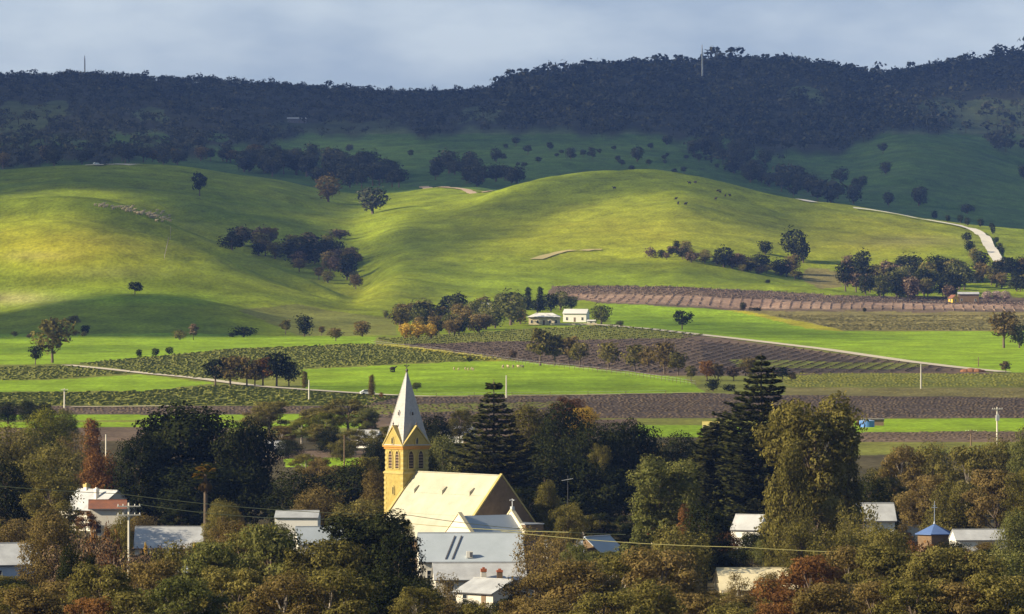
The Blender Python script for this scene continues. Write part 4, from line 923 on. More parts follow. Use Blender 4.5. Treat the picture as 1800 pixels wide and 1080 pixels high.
    for y0, y1, up in ((ya, ya + .5, .45), (yb - .45, yb, .75)):
        m = MB(); m.prism([(-w2 - .3 + cx, ze2 - .6), (w2 + .3 + cx, ze2 - .6), (w2 + .3 + cx, ze2 + up * .7), (cx, zr2 + up), (-w2 - .3 + cx, ze2 + up * .7)], 'y', y0, y1); m.build('parapet_gable', WHITE_W, rt)
        for s in (-1, 1):
            b = MB(); p1 = (cx + s * (w2 + .45), ze2 + up * .7 - .1); p2 = (cx, zr2 + up + .02)
            vs = [(p1[0], y0 - .12, p1[1]), (p1[0], y1 + .12, p1[1]), (p2[0], y1 + .12, p2[1]), (p2[0], y0 - .12, p2[1])]; b.add(vs + [(p[0], p[1], p[2] + .24) for p in vs], [(0, 1, 2, 3), (7, 6, 5, 4), (0, 4, 5, 1), (1, 5, 6, 2), (2, 6, 7, 3), (3, 7, 4, 0)]); b.build('coping', CREAM_W, rt)
    m = MB(); zt = zr2 + 1.0; m.box((cx, yb - .2, zt + .1), (.5, .5, .5)); m.tube((cx, yb - .2, zt), (cx, yb - .2, Z(878, 1243)), .09); m.box((cx, yb - .2, zt + 1.35), (1.0, .12, .12)); m.box((cx, yb - .2, zt + 1.35), (.12, 1.0, .12)); m.build('cross', STEEL, rt)
    m = MB(); m.box((cx + 1.2, yb + 1.4, ze2 / 2 + .8), (5, 3.4, ze2 + 1.6)); m.build('porch_wall', STONE_W, rt)
    m = MB(); m.box((cx + 1.0, yb + 1.4, ze2 + 1.72), (5.4, 3.8, .16)); m.build('porch_roof', LIGHT_ROOF, rt)
church()

# ---- houses of the town
hall = house('large grey iron roofed hall with pale walls in front of the church', 826, 1200, 15.5, 11, 938, 3.9, 3, WHITE_W, GREY_ROOF, wins=5, name='hall', cat='hall', over=.3)
def on_roof():
    # ridge flashing strip and box on the slope
    x = xpix(829, 1143); 
on_roof()
rt = hall; zr = zpix(938, 1200) - rt.location.z; k = 3.9 / 5.5
m = MB()
for dx in (0.0, 1.0):
    a = (-2.4 + dx, -.8, zr - .8 * k + .16); b = (-2.4 + dx, -5.4, zr - 5.4 * k + .16); m.add([(a[0], a[1], a[2]), (a[0] + .18, a[1], a[2]), (b[0] - 1.6 + .18, b[1], b[2]), (b[0] - 1.6, b[1], b[2]), (a[0], a[1], a[2] + .12), (a[0] + .18, a[1], a[2] + .12), (b[0] - 1.6 + .18, b[1], b[2] + .12), (b[0] - 1.6, b[1], b[2] + .12)], [(3, 2, 1, 0), (4, 5, 6, 7), (0, 1, 5, 4), (1, 2, 6, 5), (2, 3, 7, 6), (3, 0, 4, 7)])
m.build('flashing', GUTTER, rt)
m = MB(); m.box((-.3, -5.0, zr - 5.0 * k + .6), (.95, .6, .95)); ac = m.build('air_conditioner', WTRIM, rt)
m = MB(); m.box((-.08, -5.32, zr - 5.0 * k + .6), (.38, .04, .7)); m.build('fan_grille', GUTTER, ac)
house('low white walled house with pale roof and two brick topped chimneys beside the hall', 842, 1150, 13, 7, 991, 2.0, 4, WHITE_W, LIGHT_ROOF, wins=3,
      chim=((0.4, -3.9, -.55, .75), (2.7, -4.2, -.75, .8, STONE_W, BRICK, .3)))
wing = house('cream gabled cottage wing below the two chimneys', 868, 1105, 8, 7, 1019, 1.6, -50, WHITE_W, LIGHT_ROOF, wins=2, name='cottage')
house('white roofed house with a rusty verandah and two chimneys at the left of town', 172, 1440, 12, 9, 862, 3.2, -52, WHITE_W, LIGHT_ROOF, wins=3, name='house', chim=((-3.5, 0, 1.0, .9, WHITE_W, QUOIN, .5), (2.4, -2.0, .4, .7, WHITE_W, WTRIM, .3)))
rt = house('rusty red iron roofed shed against the white roofed house', 189, 1405, 6.2, 4.5, 880, 1.2, 2, WHITE_W, RUST_ROOF, wins=2, name='shed', cat='shed', over=.5)
house('long white iron roofed building behind the insulator pole', 306, 1310, 12.5, 10.5, 927, 3.4, 0, WHITE_W, LIGHT_ROOF, wins=4, name='long_building', cat='building', over=.35)
house('pale blue walled house half hidden by twiggy trees at the left edge', 30, 1200, 11, 9, 956, 2.8, 14, BLUE_W, LIGHT_ROOF, wins=3)
house('white boxy building left of the church above the gum trees', 523, 1330, 7.2, 5, 899, 1.0, -4, WTRIM, LIGHT_ROOF, wins=2, name='white_building', cat='building', over=.15)
house('grey roofed cottage hidden behind the trees left of the church', 570, 1290, 9, 7, 927, 2.4, 8, WHITE_W, GREY_ROOF, wins=3, name='cottage')
house('cottage with a dark purple gable right of the church cross', 1050, 1240, 6.5, 5, 944, 2.0, 55, STONE_W, GREY_ROOF, wins=2, name='cottage')
house('grey iron roofed shed behind the brown bare tree', 990, 1235, 5.5, 5, 951, 1.6, 8, WHITE_W, GREY_ROOF, wins=2, name='shed', cat='shed')
house('small white cottage with a steep pale roof and finial among dark trees', 1319, 1350, 5.2, 4.4, 906, 2.3, -25, WTRIM, LIGHT_ROOF, wins=1, door=False, name='cottage', cat='cottage', over=.2)
house('white building glimpsed through the tall gum trees', 1522, 1195, 8, 6, 886, 2.2, 5, WTRIM, LIGHT_ROOF, wins=4, name='white_building', cat='building')
house('low pale shed between the rust bush and the tall gum', 1578, 1370, 7, 4, 903, 1.2, 0, WHITE_W, LIGHT_ROOF, wins=2, name='shed', cat='shed')
house('long pale roofed building beside the blue pavilion', 1720, 1290, 8.4, 6, 932, 1.5, 8, WTRIM, LIGHT_ROOF, wins=3, name='long_building', cat='building', over=.2)
house('cream house with a curved bullnose verandah among the lower right trees', 1325, 1090, 10, 7, 1000, 1.9, 6, CREAM_W, mat('cream_iron', (0.66, 0.58, 0.38), noise=.15), wins=4, verandah=True, over=.3)
house('pale roof scrap hidden behind trees at the lower left', 330, 1080, 7, 5, 998, 1.6, 4, WHITE_W, GREY_ROOF, wins=2, name='cottage', chim=((1.6, -1.8, .35, .6, BRICK, BRICK, .3),))
house('white weatherboard shed right of the steeple', 810, 1960, 6.6, 6, 748, 1.6, -10, WTRIM, LIGHT_ROOF, wins=2, name='shed', cat='shed')
house('white roofed farm shed left of the steeple among olive trees', 648, 1920, 5.5, 4.5, 757, 1.5, -20, WTRIM, LIGHT_ROOF, wins=2, name='shed', cat='shed')
house('pale cottage behind the dark round tree', 484, 1850, 4.0, 4, 776, 1.4, 10, CREAM_W, LIGHT_ROOF, wins=1, name='cottage', cat='cottage', door=False)
house('yellow roofed shed beside the pines at the field edge', 1256, 2020, 6, 4, 742, .9, 0, CREAM_W, mat('yellow_iron', (0.62, 0.52, 0.16), noise=.15), wins=2, name='shed', cat='shed', over=.2)
# blue pavilion with a cross on its mast
def pavilion():
    D = 1300; x = xpix(1643, D); g = gz(x, D); rt = thing('pavilion', 'blue pyramid roofed pavilion with a cross on a tall mast', 'pavilion', (x, D, g)); zr = zpix(921, D) - g; ze = zpix(938, D) - g; R = 3.4
    n = 6; ring = [(R * math.cos(2 * math.pi * i / n + .3), R * math.sin(2 * math.pi * i / n + .3), ze) for i in range(n)]
    for i in range(n):
        a, b = ring[i], ring[(i + 1) % n]; m = MB(); m.add([a, b, (0, 0, zr), (a[0], a[1], a[2] - .12), (b[0], b[1], b[2] - .12), (0, 0, zr - .15)], [(0, 1, 2), (5, 4, 3), (0, 3, 4, 1)]); m.build('roof_panel', BLUE_ROOF, rt)
    m = MB()
    for i in range(n): a, b = ring[i], ring[(i + 1) % n]; m.add([(a[0] * .86, a[1] * .86, -.4), (b[0] * .86, b[1] * .86, -.4), (b[0] * .86, b[1] * .86, ze), (a[0] * .86, a[1] * .86, ze)], [(0, 1, 2, 3)])
    m.build('wall', STONE_W, rt)
    m = MB(); zt = zpix(881, D) - g; m.tube((0, 0, zr - .1), (0, 0, zt), .09, .05); m.box((0, 0, zt - 1.05), (.95, .08, .1)); m.tube((0, 0, zr), (0, 0, zr + .4), .25, .1); m.box((0, 0, zt - .75), (.5, .06, .06)); m.build('cross', mat('blue_grey_steel', (.22, .26, .34), .4, .4), rt)
pavilion()
# farmhouse and barns on the plain
def farm():
    x, D, g = hit(957, 571); 
    house('cream farmhouse with a pale hipped roof and a row of windows by the vineyard', 957, D, 14.5, 8, 551, 1.5, -4, CREAM_W, WTRIM, hip=.8, wins=5, name='farmhouse', cat='farmhouse', over=.8)
    house('white roofed barn with a gabled end behind the farmhouse', 1013, D + 90, 11.5, 8, 544, 1.9, -12, WTRIM, WTRIM, wins=3, name='barn', cat='barn')
    house('small white shed right of the barn by the road end', 1040, D + 20, 3.8, 3.5, 563, .9, -10, WHITE_W, WTRIM, wins=1, door=False, name='shed', cat='shed')
    house('low white shed half hidden in the trees left of the farmhouse', 853, D + 160, 7, 4, 533, .9, 0, WTRIM, LIGHT_ROOF, wins=1, door=False, name='shed', cat='shed')
    m = MB(); a = thing('stone_wall', 'low pale garden wall in front of the barn', 'wall', (xpix(1008, D - 6), D - 6, gz(xpix(1008, D - 6), D - 6)))
    for i in range(22): m.box((-10.5 + i, .04 * (i % 2), .45), (.98, .4, .95 + .06 * (i % 3)))
    m.build('masonry', CREAM_W, a)
farm()
def farm_right():
    D = hit(1700, 533, 4000)[1]
    house('yellow gabled cottage at the end of the right hand farm', 1676, D, 4.5, 4, 519, 1.6, -60, mat('yellow_wall', (.55, .38, .06)), RUST_ROOF, wins=1, door=False, name='cottage', cat='cottage')
    house('long low pale roofed farm shed at the right hand farm', 1702, D + 8, 12, 6, 514, 1.0, 0, STONE_W, LIGHT_ROOF, wins=3, name='farm_shed', cat='shed')
    house('white roofed farm building behind the right hand trees', 1703, hit(1703, 497, 4000)[1], 8.5, 5, 482, 1.2, 0, WTRIM, WTRIM, wins=2, name='farm_building', cat='building')
farm_right()
# lookout building on the range
x, D, g = hit(522, 216, 6500)
house('long flat roofed building on the far wooded range', 522, D, 22, 10, 207, 1.2, 0, mat('grey_far_wall', (.16, .16, .17)), LIGHT_ROOF, wins=4, name='range_building', cat='building', over=1.0)
# ---------------------------------------------------------------- poles, wires, masts
def pole(label, px, ybot, ytop, D=None, r=.16, mater=None, arms=0, box=False, name='power_pole', cat='power pole', armw=2.0, group=None):
    if D is None: x, D, g = hit(px, ybot, 1700)
    else: x = xpix(px, D); g = gz(x, D)
    H = zpix(ytop, D) - g; rt = thing(name, label, cat, (x, D, g), 0.2, group); mt = mater or POLE_W
    m = MB(); m.tube((0, 0, -.4), (0, 0, H), r * 1.25, r * .8, 8); m.build('pole', mt, rt)
    for i in range(arms):
        z = H - .45 - i * 1.1; a = MB(); a.box((0, -.18, z), (armw, .13, .15)); ar = a.build('cross_arm', TIMBER if arms and mt is not POLE_W else mt, rt)
        for k in (-.46, -.25, .25, .46): b = MB(); b.tube((k * armw, -.18, z + .07), (k * armw, -.18, z + .3), .07, .05); b.build('insulator', WTRIM, ar)
    if box:
        b = MB(); b.box((.0, -.45, H - 2.6), (.8, .6, 1.3)); b.tube((-.2, -.45, H - 1.95), (-.2, -.45, H - 1.6), .07); b.tube((.2, -.45, H - 1.95), (.2, -.45, H - 1.6), .07); b.build('transformer', STEEL, rt)
    return (x, D, g + H)
A = pole('pale pole with insulators and cross arms in front of the big dark tree', 226, 955, 884, 1010, .15, arms=2, armw=3.0)
pole('slim pale pole beside the dark vineyard strip at the left', 113, 718, 683, arms=1, r=.2)
pole('pale pole left of the poplar near the white track', 543, 704, 668, r=.2)
pole('tallest white pole standing in the bright field behind the Norfolk pine', 890, 700, 660, r=.2)
pole('white pole beside the brown vines right of the tallest pine', 1619, 684, 640, r=.22)
pole('pole carrying a transformer at the right edge of town', 1753, 776, 716, 1930, arms=1, box=True, r=.2, armw=2.6)
pole('short dark timber pole with a cross arm left of the transformer pole', 1707, 778, 755, 1935, arms=1, mater=TIMBER, armw=2.8, r=.16)
pole('short pale post between autumn tree and dark round tree', 186, 782, 764, 1700, r=.16)
pole('dark thin pole on the farm road near the red earth mound', 1720, 645, 628, r=.16, mater=TIMBER)
pole('thin pole in front of the strip field left of the steeple', 605, 815, 765, 1650, r=.13, mater=TIMBER)
def wire(label, pts, r=.038, sag=True):
    P_ = [X(p, float) for p in pts]; m = MB(); W_ = []
    for a, b in zip(P_[:-1], P_[1:]):
        n = 24; L = np.linalg.norm(b - a)
        for i in range(n):
            t = i / n; W_.append(a + (b - a) * t - X((0, 0, 1.0)) * 4 * t * (1 - t) * L * .012)
    W_.append(P_[-1])
    for a, b in zip(W_[:-1], W_[1:]): m.tube(a, b, r, r, 4)
    me = m.mesh('wire', mat('yellowed_cable', (.38, .35, .14), .5)); o = mesh_obj('power_line', me); tag(o, label, 'power line'); 
def wp(px, py, D): return world_at(px, py, D)
wire('upper power line sagging from the left edge across the dark round tree', [wp(-260, 822, 980), (A[0] - 1.3, A[1] - .2, zpix(868, A[1])), wp(720, 906, 1040), wp(1100, 940, 1070)])
wire('lower power line running right from the insulator pole', [(A[0] + 1.3, A[1] - .2, A[2] - .2), wp(640, 912, 1060), wp(1000, 936, 1050)])
wire('power line crossing in front of the white cottage and tall gum at the right', [wp(880, 934, 1000), wp(1300, 962, 990), wp(1900, 972, 980)], .035)
def mast(label, px, D, ytop, mater, lattice=True):
    x = xpix(px, D); g = gz(x, D); H = zpix(ytop, D) - g; rt = thing('radio_mast', label, 'radio mast', (x, D, g)); w = 1.0
    m = MB(); c = [(w * math.cos(a), w * math.sin(a)) for a in (0, 2.09, 4.19)]
    for a, b in c: m.tube((a, b, -1), (a * .6, b * .6, H * .9),   .5, .4, 4)
    m.tube((0, 0, H * .9), (0, 0, H), .6, .45, 5)
    n = int(H / 2.4)
    for i in range(n):
        k0, k1 = 1 - .4 * i / n, 1 - .4 * (i + 1) / n
        for j in range(3): p, q = c[j], c[(j + 1) % 3]; m.tube((p[0] * k0, p[1] * k0, H * .9 * i / n), (q[0] * k1, q[1] * k1, H * .9 * (i + 1) / n), .25, .25, 3)
    m.build('lattice', mater, rt)
    d = MB(); d.box((0, -.9, H * .42), (1.6, .6, 2.2)); d.build('antenna_panel', WTRIM, rt)
mast('slender radio mast on the left skyline', 149, 11600, 98, STEEL)
mast('tall lattice radio mast with pale antennas on the central skyline', 1234, 10500, 79, WTRIM)

# ---------------------------------------------------------------- vehicles, tank, small things
def car(label, px, py, dmin, col, rz):
    x, D, g = hit(px, py, dmin); rt = thing('parked_car', label, 'car', (x, D, g + .3), rz); pm = mat('car_paint_' + col[0], col[1], .3, .5)
    m = MB(); m.prism([(-2.2, .35), (2.2, .35), (2.25, .75), (2.1, .95), (1.1, 1.02), (.55, 1.48), (-1.2, 1.5), (-1.9, 1.05), (-2.25, .95)], 'y', -.88, .88); b = m.build('body', pm, rt)
    m = MB(); m.prism([(1.0, 1.03), (.52, 1.42), (-1.15, 1.44), (-1.7, 1.06)], 'y', -.9, .9); m.build('window', GLASS, rt)
    for sx in (-1.35, 1.4):
        for sy in (-.85, .85):
            m = MB(); m.tube((sx, sy - .12, .33), (sx, sy + .12, .33), .33, .33, 12); m.build('wheel', mat('tyre', (.03, .03, .03)), rt)
    for sy in (-.6, .6): m = MB(); m.box((2.24, sy, .72), (.06, .35, .16)); m.build('headlight', WTRIM, rt)
car('white car parked on the track left of the steeple', 646, 696, 2200, ('white', (.75, .75, .74)), .2)
car('white car standing on the left hilltop track', 169, 290, 5600, ('white', (.75, .75, .74)), .5)
x, D, g = hit(1524, 751, 1800); m = MB(); rt = thing('water_tank', 'round blue water tank at the field edge behind the big gum', 'water tank', (x, D, g))
m.tube((0, 0, -.2), (0, 0, 1.7), 2.0, 2.0, 24); m.build('tank_wall', mat('blue_tank', (.10, .22, .52), .5), rt); m = MB(); m.tube((0, 0, 1.7), (0, 0, 2.0), 2.08, .4, 24); m.build('tank_lid', mat('blue_tank_lid', (.30, .42, .62), .5), rt)
house('low open farm shelter beside the blue water tank', 1530, D + 14, 7, 3, 740, .5, 0, TIMBER, LIGHT_ROOF, wins=0, name='shelter', cat='shelter', over=.3)
x, D, g = hit(1710, 654, 2300); o = MB()
for i, (a, b, s) in enumerate(((-2.6, 0, 1.6), (-.6, .3, 2.0), (1.6, -.2, 1.7), (3.2, .2, 1.1))): o.ball((a, b, .1), s, 9, 6, (1.2, 1, .62))
tag(o.build('earth_mound', mat('red_earth', (.30, .14, .07), noise=.3), None, (x, D, g)), 'mound of red earth beside the farm road at the right', 'earth mound')
def red_vent():
    D = 1250; x = xpix(1148, D); g = gz(x, D); z = zpix(941, D) - g; rt = thing('signal_post', 'pale post topped with a small red cone among the trees', 'post', (x, D, g))
    m = MB(); m.tube((0, 0, -.3), (0, 0, z), .3, .28, 8); m.build('post', CREAM_W, rt); m = MB(); m.tube((0, 0, z), (0, 0, z + 1.3), 1.15, .2, 10); m.build('red_cap', mat('red_paint', (.6, .03, .04), .5), rt)
red_vent()
def antenna():
    D = 1240; x = xpix(998, D); g = gz(x, D); z = zpix(836, D) - g; rt = thing('aerial', 'television aerial on a thin mast in front of the dark trees', 'aerial', (x, D, g))
    m = MB(); m.tube((0, 0, 0), (0, 0, z), .04, .03); m.build('mast', GUTTER, rt); m = MB(); m.tube((-.9, 0, z - .8), (.8, 0, z - .5), .03)
    for i in range(6): t = i / 5; m.tube((-.9 + 1.7 * t, -.5, z - .8 + .3 * t), (-.9 + 1.7 * t, .5, z - .8 + .3 * t), .02)
    m.build('elements', STEEL, rt)
antenna()
def brick_stack(px, yt, D, label, s=.7, body=BRICK):
    x = xpix(px, D); g = gz(x, D); z = zpix(yt, D) - g; rt = thing('chimney_stack', label, 'chimney', (x, D, g)); chimney(rt, 0, 0, -.3, z, s, body, BRICK, .4)
brick_stack(1229, 846, 1440, 'brick chimney rising above the rust coloured bush')
# fences: posts and wires along field edges
def fence(label, pts, step, h, dmin=1900):
    P_ = [hit(px, py, dmin) for px, py in pts]; xy = []
    for a, b in zip(P_[:-1], P_[1:]):
        n = max(1, int(math.hypot(b[0] - a[0], b[1] - a[1]) / step))
        for i in range(n): xy.append((a[0] + (b[0] - a[0]) * i / n, a[1] + (b[1] - a[1]) * i / n))
    x0, y0 = xy[0]; g0 = gz(x0, y0); rt = thing('fence', label, 'fence', (x0, y0, g0)); pm = MB(); pm.box((0, 0, h / 2 - .1), (.14, .14, h + .2)); me = pm.mesh('post', TIMBER)
    hs = height([p[0] for p in xy], [p[1] for p in xy]); w = MB()
    for (x, y), z in zip(xy, hs): mesh_obj('post', me, rt, (x - x0, y - y0, z - g0))
    for i in range(len(xy) - 1):
        for q in (.5, .95): w.tube((xy[i][0] - x0, xy[i][1] - y0, hs[i] - g0 + h * q), (xy[i + 1][0] - x0, xy[i + 1][1] - y0, hs[i + 1] - g0 + h * q), .03, .03, 3)
    w.build('fence_wire', STEEL, rt)
fence('post and wire fence curving along the near edge of the green vineyard', [(652, 606), (700, 612), (760, 618), (860, 632), (930, 642), (1010, 650), (1100, 660), (1230, 680)], 8, 1.7)
fence('post and wire fence along the front of the bright central field', [(700, 701), (900, 699), (1100, 697), (1240, 694)], 11, 1.6)
fence('post and wire fence down the left hill beside the sheep', [(300, 402), (296, 425), (290, 450), (288, 462)], 7, 1.5, 4100)
# animals
def animal_mesh(name, body, head, s=1.0, woolly=True):
    m = MB(); m.m = 0; m.ball((0, 0, .72 * s), .42 * s, 8, 6, (1.45, .82, .85)); m.tube((.5 * s, 0, .85 * s), (.72 * s, 0, 1.02 * s), .17 * s, .13 * s, 6); m.m = 1; m.ball((.84 * s, 0, 1.03 * s), .15 * s, 6, 4, (1.5, .8, .9))
    for sx in (-.4, .4):
        for sy in (-.2, .2): m.tube((sx * s, sy * s, .55 * s), (sx * s, sy * s, .3 * s), .09 * s, .07 * s, 5); m.tube((sx * s, sy * s, .3 * s), (sx * s, sy * s, 0), .06 * s, .05 * s, 5)
    for sy in (-.14, .14): m.tube((.76 * s, sy * s, 1.1 * s), (.74 * s, sy * 1.9 * s, 1.13 * s), .04 * s, .02 * s, 4)
    m.tube((-.6 * s, 0, .85 * s), (-.68 * s, 0, .5 * s), .05 * s, .03 * s, 4)
    return m.mesh(name, [body, head])
WOOL = mat('wool', (.40, .33, .19)); COATD = mat('dark_hide', (.05, .035, .03)); HEADS = mat('sheep_face', (.40, .30, .20))
sheep = animal_mesh('sheep', WOOL, HEADS, 1.15); cow = animal_mesh('cow', COATD, COATD, 1.7)
r = random.Random(9); placed = []
for i in range(84):
    t = r.random() ** .62; cx = 168 + 132 * t; cy = 362 + 26 * t ** 1.3; px = cx + r.gauss(0, 3); py = cy + r.gauss(0, 1.5 + 5.0 * t ** 2)
    x, D, g = hit(px, py, 4450); o = mesh_obj('sheep', sheep, None, (x, D, g - .05), r.uniform(-.6, .8)); o.scale = (1.25,) * 3
    tag(o, 'woolly sheep in the flock strung along the left hill', 'sheep', 'sheep of the flock on the left hill')
for i, px in enumerate((884, 893, 902, 911, 918)):
    x, D, g = hit(px, 648, 2400); o = mesh_obj('sheep', sheep, None, (x, D, g), r.uniform(0, 6)); tag(o, 'pale sheep in the small row in the bright central field', 'sheep', 'pale sheep in the bright field')
for i, px in enumerate((798, 806, 818, 823, 829, 832)):
    x, D, g = hit(px, 651 + (i % 2), 2400); o = mesh_obj('sheep', sheep, None, (x, D, g), 1.5); o.scale = (.8,) * 3; tag(o, 'small sheep left of the pale row in the central field', 'sheep', 'small sheep in the bright field')
for px, py in ((1212, 324), (1222, 323), (1262, 338), (1266, 340), (1275, 347), (1283, 346), (1205, 361), (1188, 352), (1192, 360), (1080, 333), (1258, 352)):
    x, D, g = hit(px, py, 4600); o = mesh_obj('cow', cow, None, (x, D, g - .1), r.uniform(0, 6)); o.scale = (1.1,) * 3; tag(o, 'dark cow grazing on the central green hill', 'cow', 'dark cows on the central hill')
for px, py, lb in ((690, 654, 'dark cow alone in the bright field left of the steeple'), ):
    x, D, g = hit(px, py, 2300); tag(mesh_obj('cow', cow, None, (x, D, g), .4), lb, 'cow')

# ---------------------------------------------------------------- trees on the plain and hills: (kind, colour, px, base row, width, height in photo pixels, label)
_N = {1: 'grove_tree', 2: 'hill_tree', 3: 'slope_tree'}
def FT(kind, key, px, ybase, w, hp, label, group=None, name=None, cat='tree', dmin=1500):
    name = name or ('slope_tree' if dmin > 5000 else 'hillside_tree' if dmin > 3800 else 'field_tree')
    return far_tree(kind, key, px, ybase, w, hp, label, group, name, cat, dmin)
FT('mid', 'olive', 92, 638, 78, 86, 'large leaning gum with a ragged crown at the left of the plain')
FT('mid', 'dark', 62, 641, 34, 34, 'dark low tree at the foot of the leaning gum')
FT('ball', 'dark', 150, 590, 22, 20, 'small dark tree right of the leaning gum')
FT('mid', 'olive', 130, 575, 30, 22, 'loose olive tree behind the leaning gum')
FT('mid', 'dark', 237, 518, 30, 25, 'lone tree on the crest of the shaded left mound')
FT('mid', 'dark', 351, 345, 34, 46, 'lone tree high on the shaded left hill')
FT('ball', 'dark', 244, 629, 16, 16, 'leftmost of the three round bushes on the bright strip', None, 'round_bush', 'bush')
FT('ball', 'dark', 274, 626, 19, 15, 'middle of the three round bushes on the bright strip', None, 'round_bush', 'bush')
FT('ball', 'dark', 297, 623, 20, 14, 'rightmost of the three round bushes on the bright strip', None, 'round_bush', 'bush')
FT('ball', 'olive', 316, 598, 26, 19, 'small round tree at the foot of the left mound')
FT('mid', 'twig', 340, 598, 20, 30, 'thin grey tree beside the small round tree')
FT('ball', 'dark', 428, 593, 48, 20, 'low spreading dark tree at the foot of the left mound')
FT('bush', 'dark', 406, 593, 14, 9, 'small bush left of the low spreading tree', None, 'bush', 'bush')
FT('ball', 'dark', 535, 592, 38, 41, 'round dark tree at the foot of the hill slope')
FT('mid', 'olive', 502, 588, 25, 28, 'smaller open tree left of the round dark tree')
FT('mid', 'brown', 565, 590, 16, 18, 'small reddish tree right of the round dark tree')
FT('mid', 'brown', 590, 600, 32, 26, 'autumn brown tree beside the yellow verge')
FT('ball', 'brown', 637, 592, 42, 30, 'rounded reddish brown tree left of the golden hedge')
FT('ball', 'green', 678, 560, 14, 16, 'pale green tree on the slope above the golden hedge')
for px, w, c, l in ((712, 34, 'gold', 'golden tree at the left end of the golden hedge'), (735, 36, 'gold', 'golden tree in the middle of the golden hedge'), (758, 26, 'gold', 'golden tree at the right end of the golden hedge')):
    FT('ball', c, px, 596, w, 30, l)
FT('ball', 'dark', 766, 592, 13, 18, 'small dark conical bush right of the golden hedge', None, 'bush', 'bush')
FT('mid', 'brown', 790, 590, 26, 30, 'brown tree beside the golden hedge'); FT('mid', 'twig', 778, 578, 24, 24, 'bare brown tree behind the golden hedge')
FT('ball', 'green', 1057, 570, 38, 36, 'rounded green tree at the start of the farm road')
FT('ball', 'green', 1090, 572, 18, 9, 'low bush by the farm road', None, 'bush', 'bush')
FT('mid', 'dark', 1199, 580, 38, 38, 'lone tree with a shadow in the bright right field')
FT('ball', 'dark', 1307, 547, 16, 17, 'small round bush in the pink vineyard', None, 'round_bush', 'bush'); FT('bush', 'dark', 1330, 547, 26, 8, 'flat dark scrub beside the round bush', None, 'bush', 'bush')
FT('ball', 'dark', 1520, 549, 10, 9, 'tiny round bush in the upper vineyard', None, 'round_bush', 'bush')
FT('mid', 'brown', 1765, 612, 74, 66, 'broad autumn gum at the right edge of the bright field'); FT('ball', 'green', 1792, 612, 34, 44, 'green tree behind the broad autumn gum')
FT('mid', 'twig', 1768, 656, 24, 22, 'small bare tree at the end of the farm road')
FT('bush', 'dark', 1350, 498, 12, 8, 'small bush on the green slope above the vineyard', None, 'bush', 'bush')
FT('ball', 'dark', 826, 637, 12, 12, 'small round bush in the vineyard edge', None, 'round_bush', 'bush'); FT('mid', 'twig', 902, 635, 20, 20, 'grey bare tree near the fence in the vineyard')
for px, w, h, c, l in ((950, 44, 56, 'olive', 'tallest olive tree at the left end of the vineyard row'), (975, 40, 46, 'olive', 'second olive tree of the vineyard row'), (1000, 36, 44, 'brown', 'brownish tree third in the vineyard row'), (1020, 30, 38, 'olive', 'thin tree fourth in the vineyard row'),
    (1070, 40, 42, 'olive', 'umbrella shaped tree standing apart in the vineyard row'), (1116, 40, 42, 'olive', 'leaning tree sixth in the vineyard row'), (1140, 30, 38, 'brown', 'slim brown tree seventh in the vineyard row'), (1168, 44, 50, 'brown', 'tall pale trunked tree in the vineyard row'), (1192, 36, 34, 'olive', 'low tree at the right of the vineyard row')):
    FT('mid', c, px, 643 + max(0, (px - 1000)) * .09, w * 1.3, h * 1.25, l)
for px, w, h, c, l in ((1215, 26, 28, 'olive', 'olive tree behind the right end of the central field'), (1243, 40, 40, 'rust', 'orange autumn tree at the right end of the central field'), (1262, 34, 34, 'brown', 'brown autumn tree beside the orange one'), (1290, 34, 26, 'twig', 'pinkish bare tree left of the tallest pine'), (1318, 40, 46, 'brown', 'autumn tree behind the tallest pine'), (1375, 30, 26, 'dark', 'dark tree right of the tallest pine top'), (1392, 22, 18, 'brown', 'small brown bush right of the tallest pine')):
    FT('mid', c, px, 670, w, h, l)
FT('ball', 'dark', 1253, 688, 32, 24, 'dark green bush at the right corner of the central field', None, 'bush', 'bush'); FT('bush', 'dark', 1280, 688, 28, 14, 'low dark bush beside the corner bush', None, 'bush', 'bush')
for px, w, h, c, l in ((378, 42, 50, 'dark', 'dark tree at the left end of the trackside clump'), (405, 44, 54, 'brown', 'bronze topped tree second in the trackside clump'), (434, 40, 54, 'brown', 'bronze tree third in the trackside clump'), (462, 40, 50, 'rust', 'orange tinged tree in the middle of the trackside clump'), (486, 46, 56, 'dark', 'tall dark tree right of centre in the trackside clump'), (508, 30, 44, 'dark', 'dark tree at the right end of the trackside clump'), (448, 34, 36, 'olive', 'low olive tree in front of the trackside clump')):
    FT('mid', c, px, 680, w * 1.3, h * 1.1, l)
FT('column', 'brown', 536, 683, 16, 34, 'slim autumn poplar right of the trackside clump', None, 'poplar_tree'); FT('column', 'brown', 653, 697, 17, 42, 'slim brown poplar left of the steeple', None, 'poplar_tree'); FT('ball', 'rust', 670, 700, 8, 12, 'small reddish bush by the parked car', None, 'bush', 'bush')
FT('mid', 'green', 733, 688, 20, 18, 'small tree just right of the spire tip'); FT('bush', 'dark', 690, 655, 9, 5, 'tiny dark bush in the bright field', None, 'bush', 'bush')
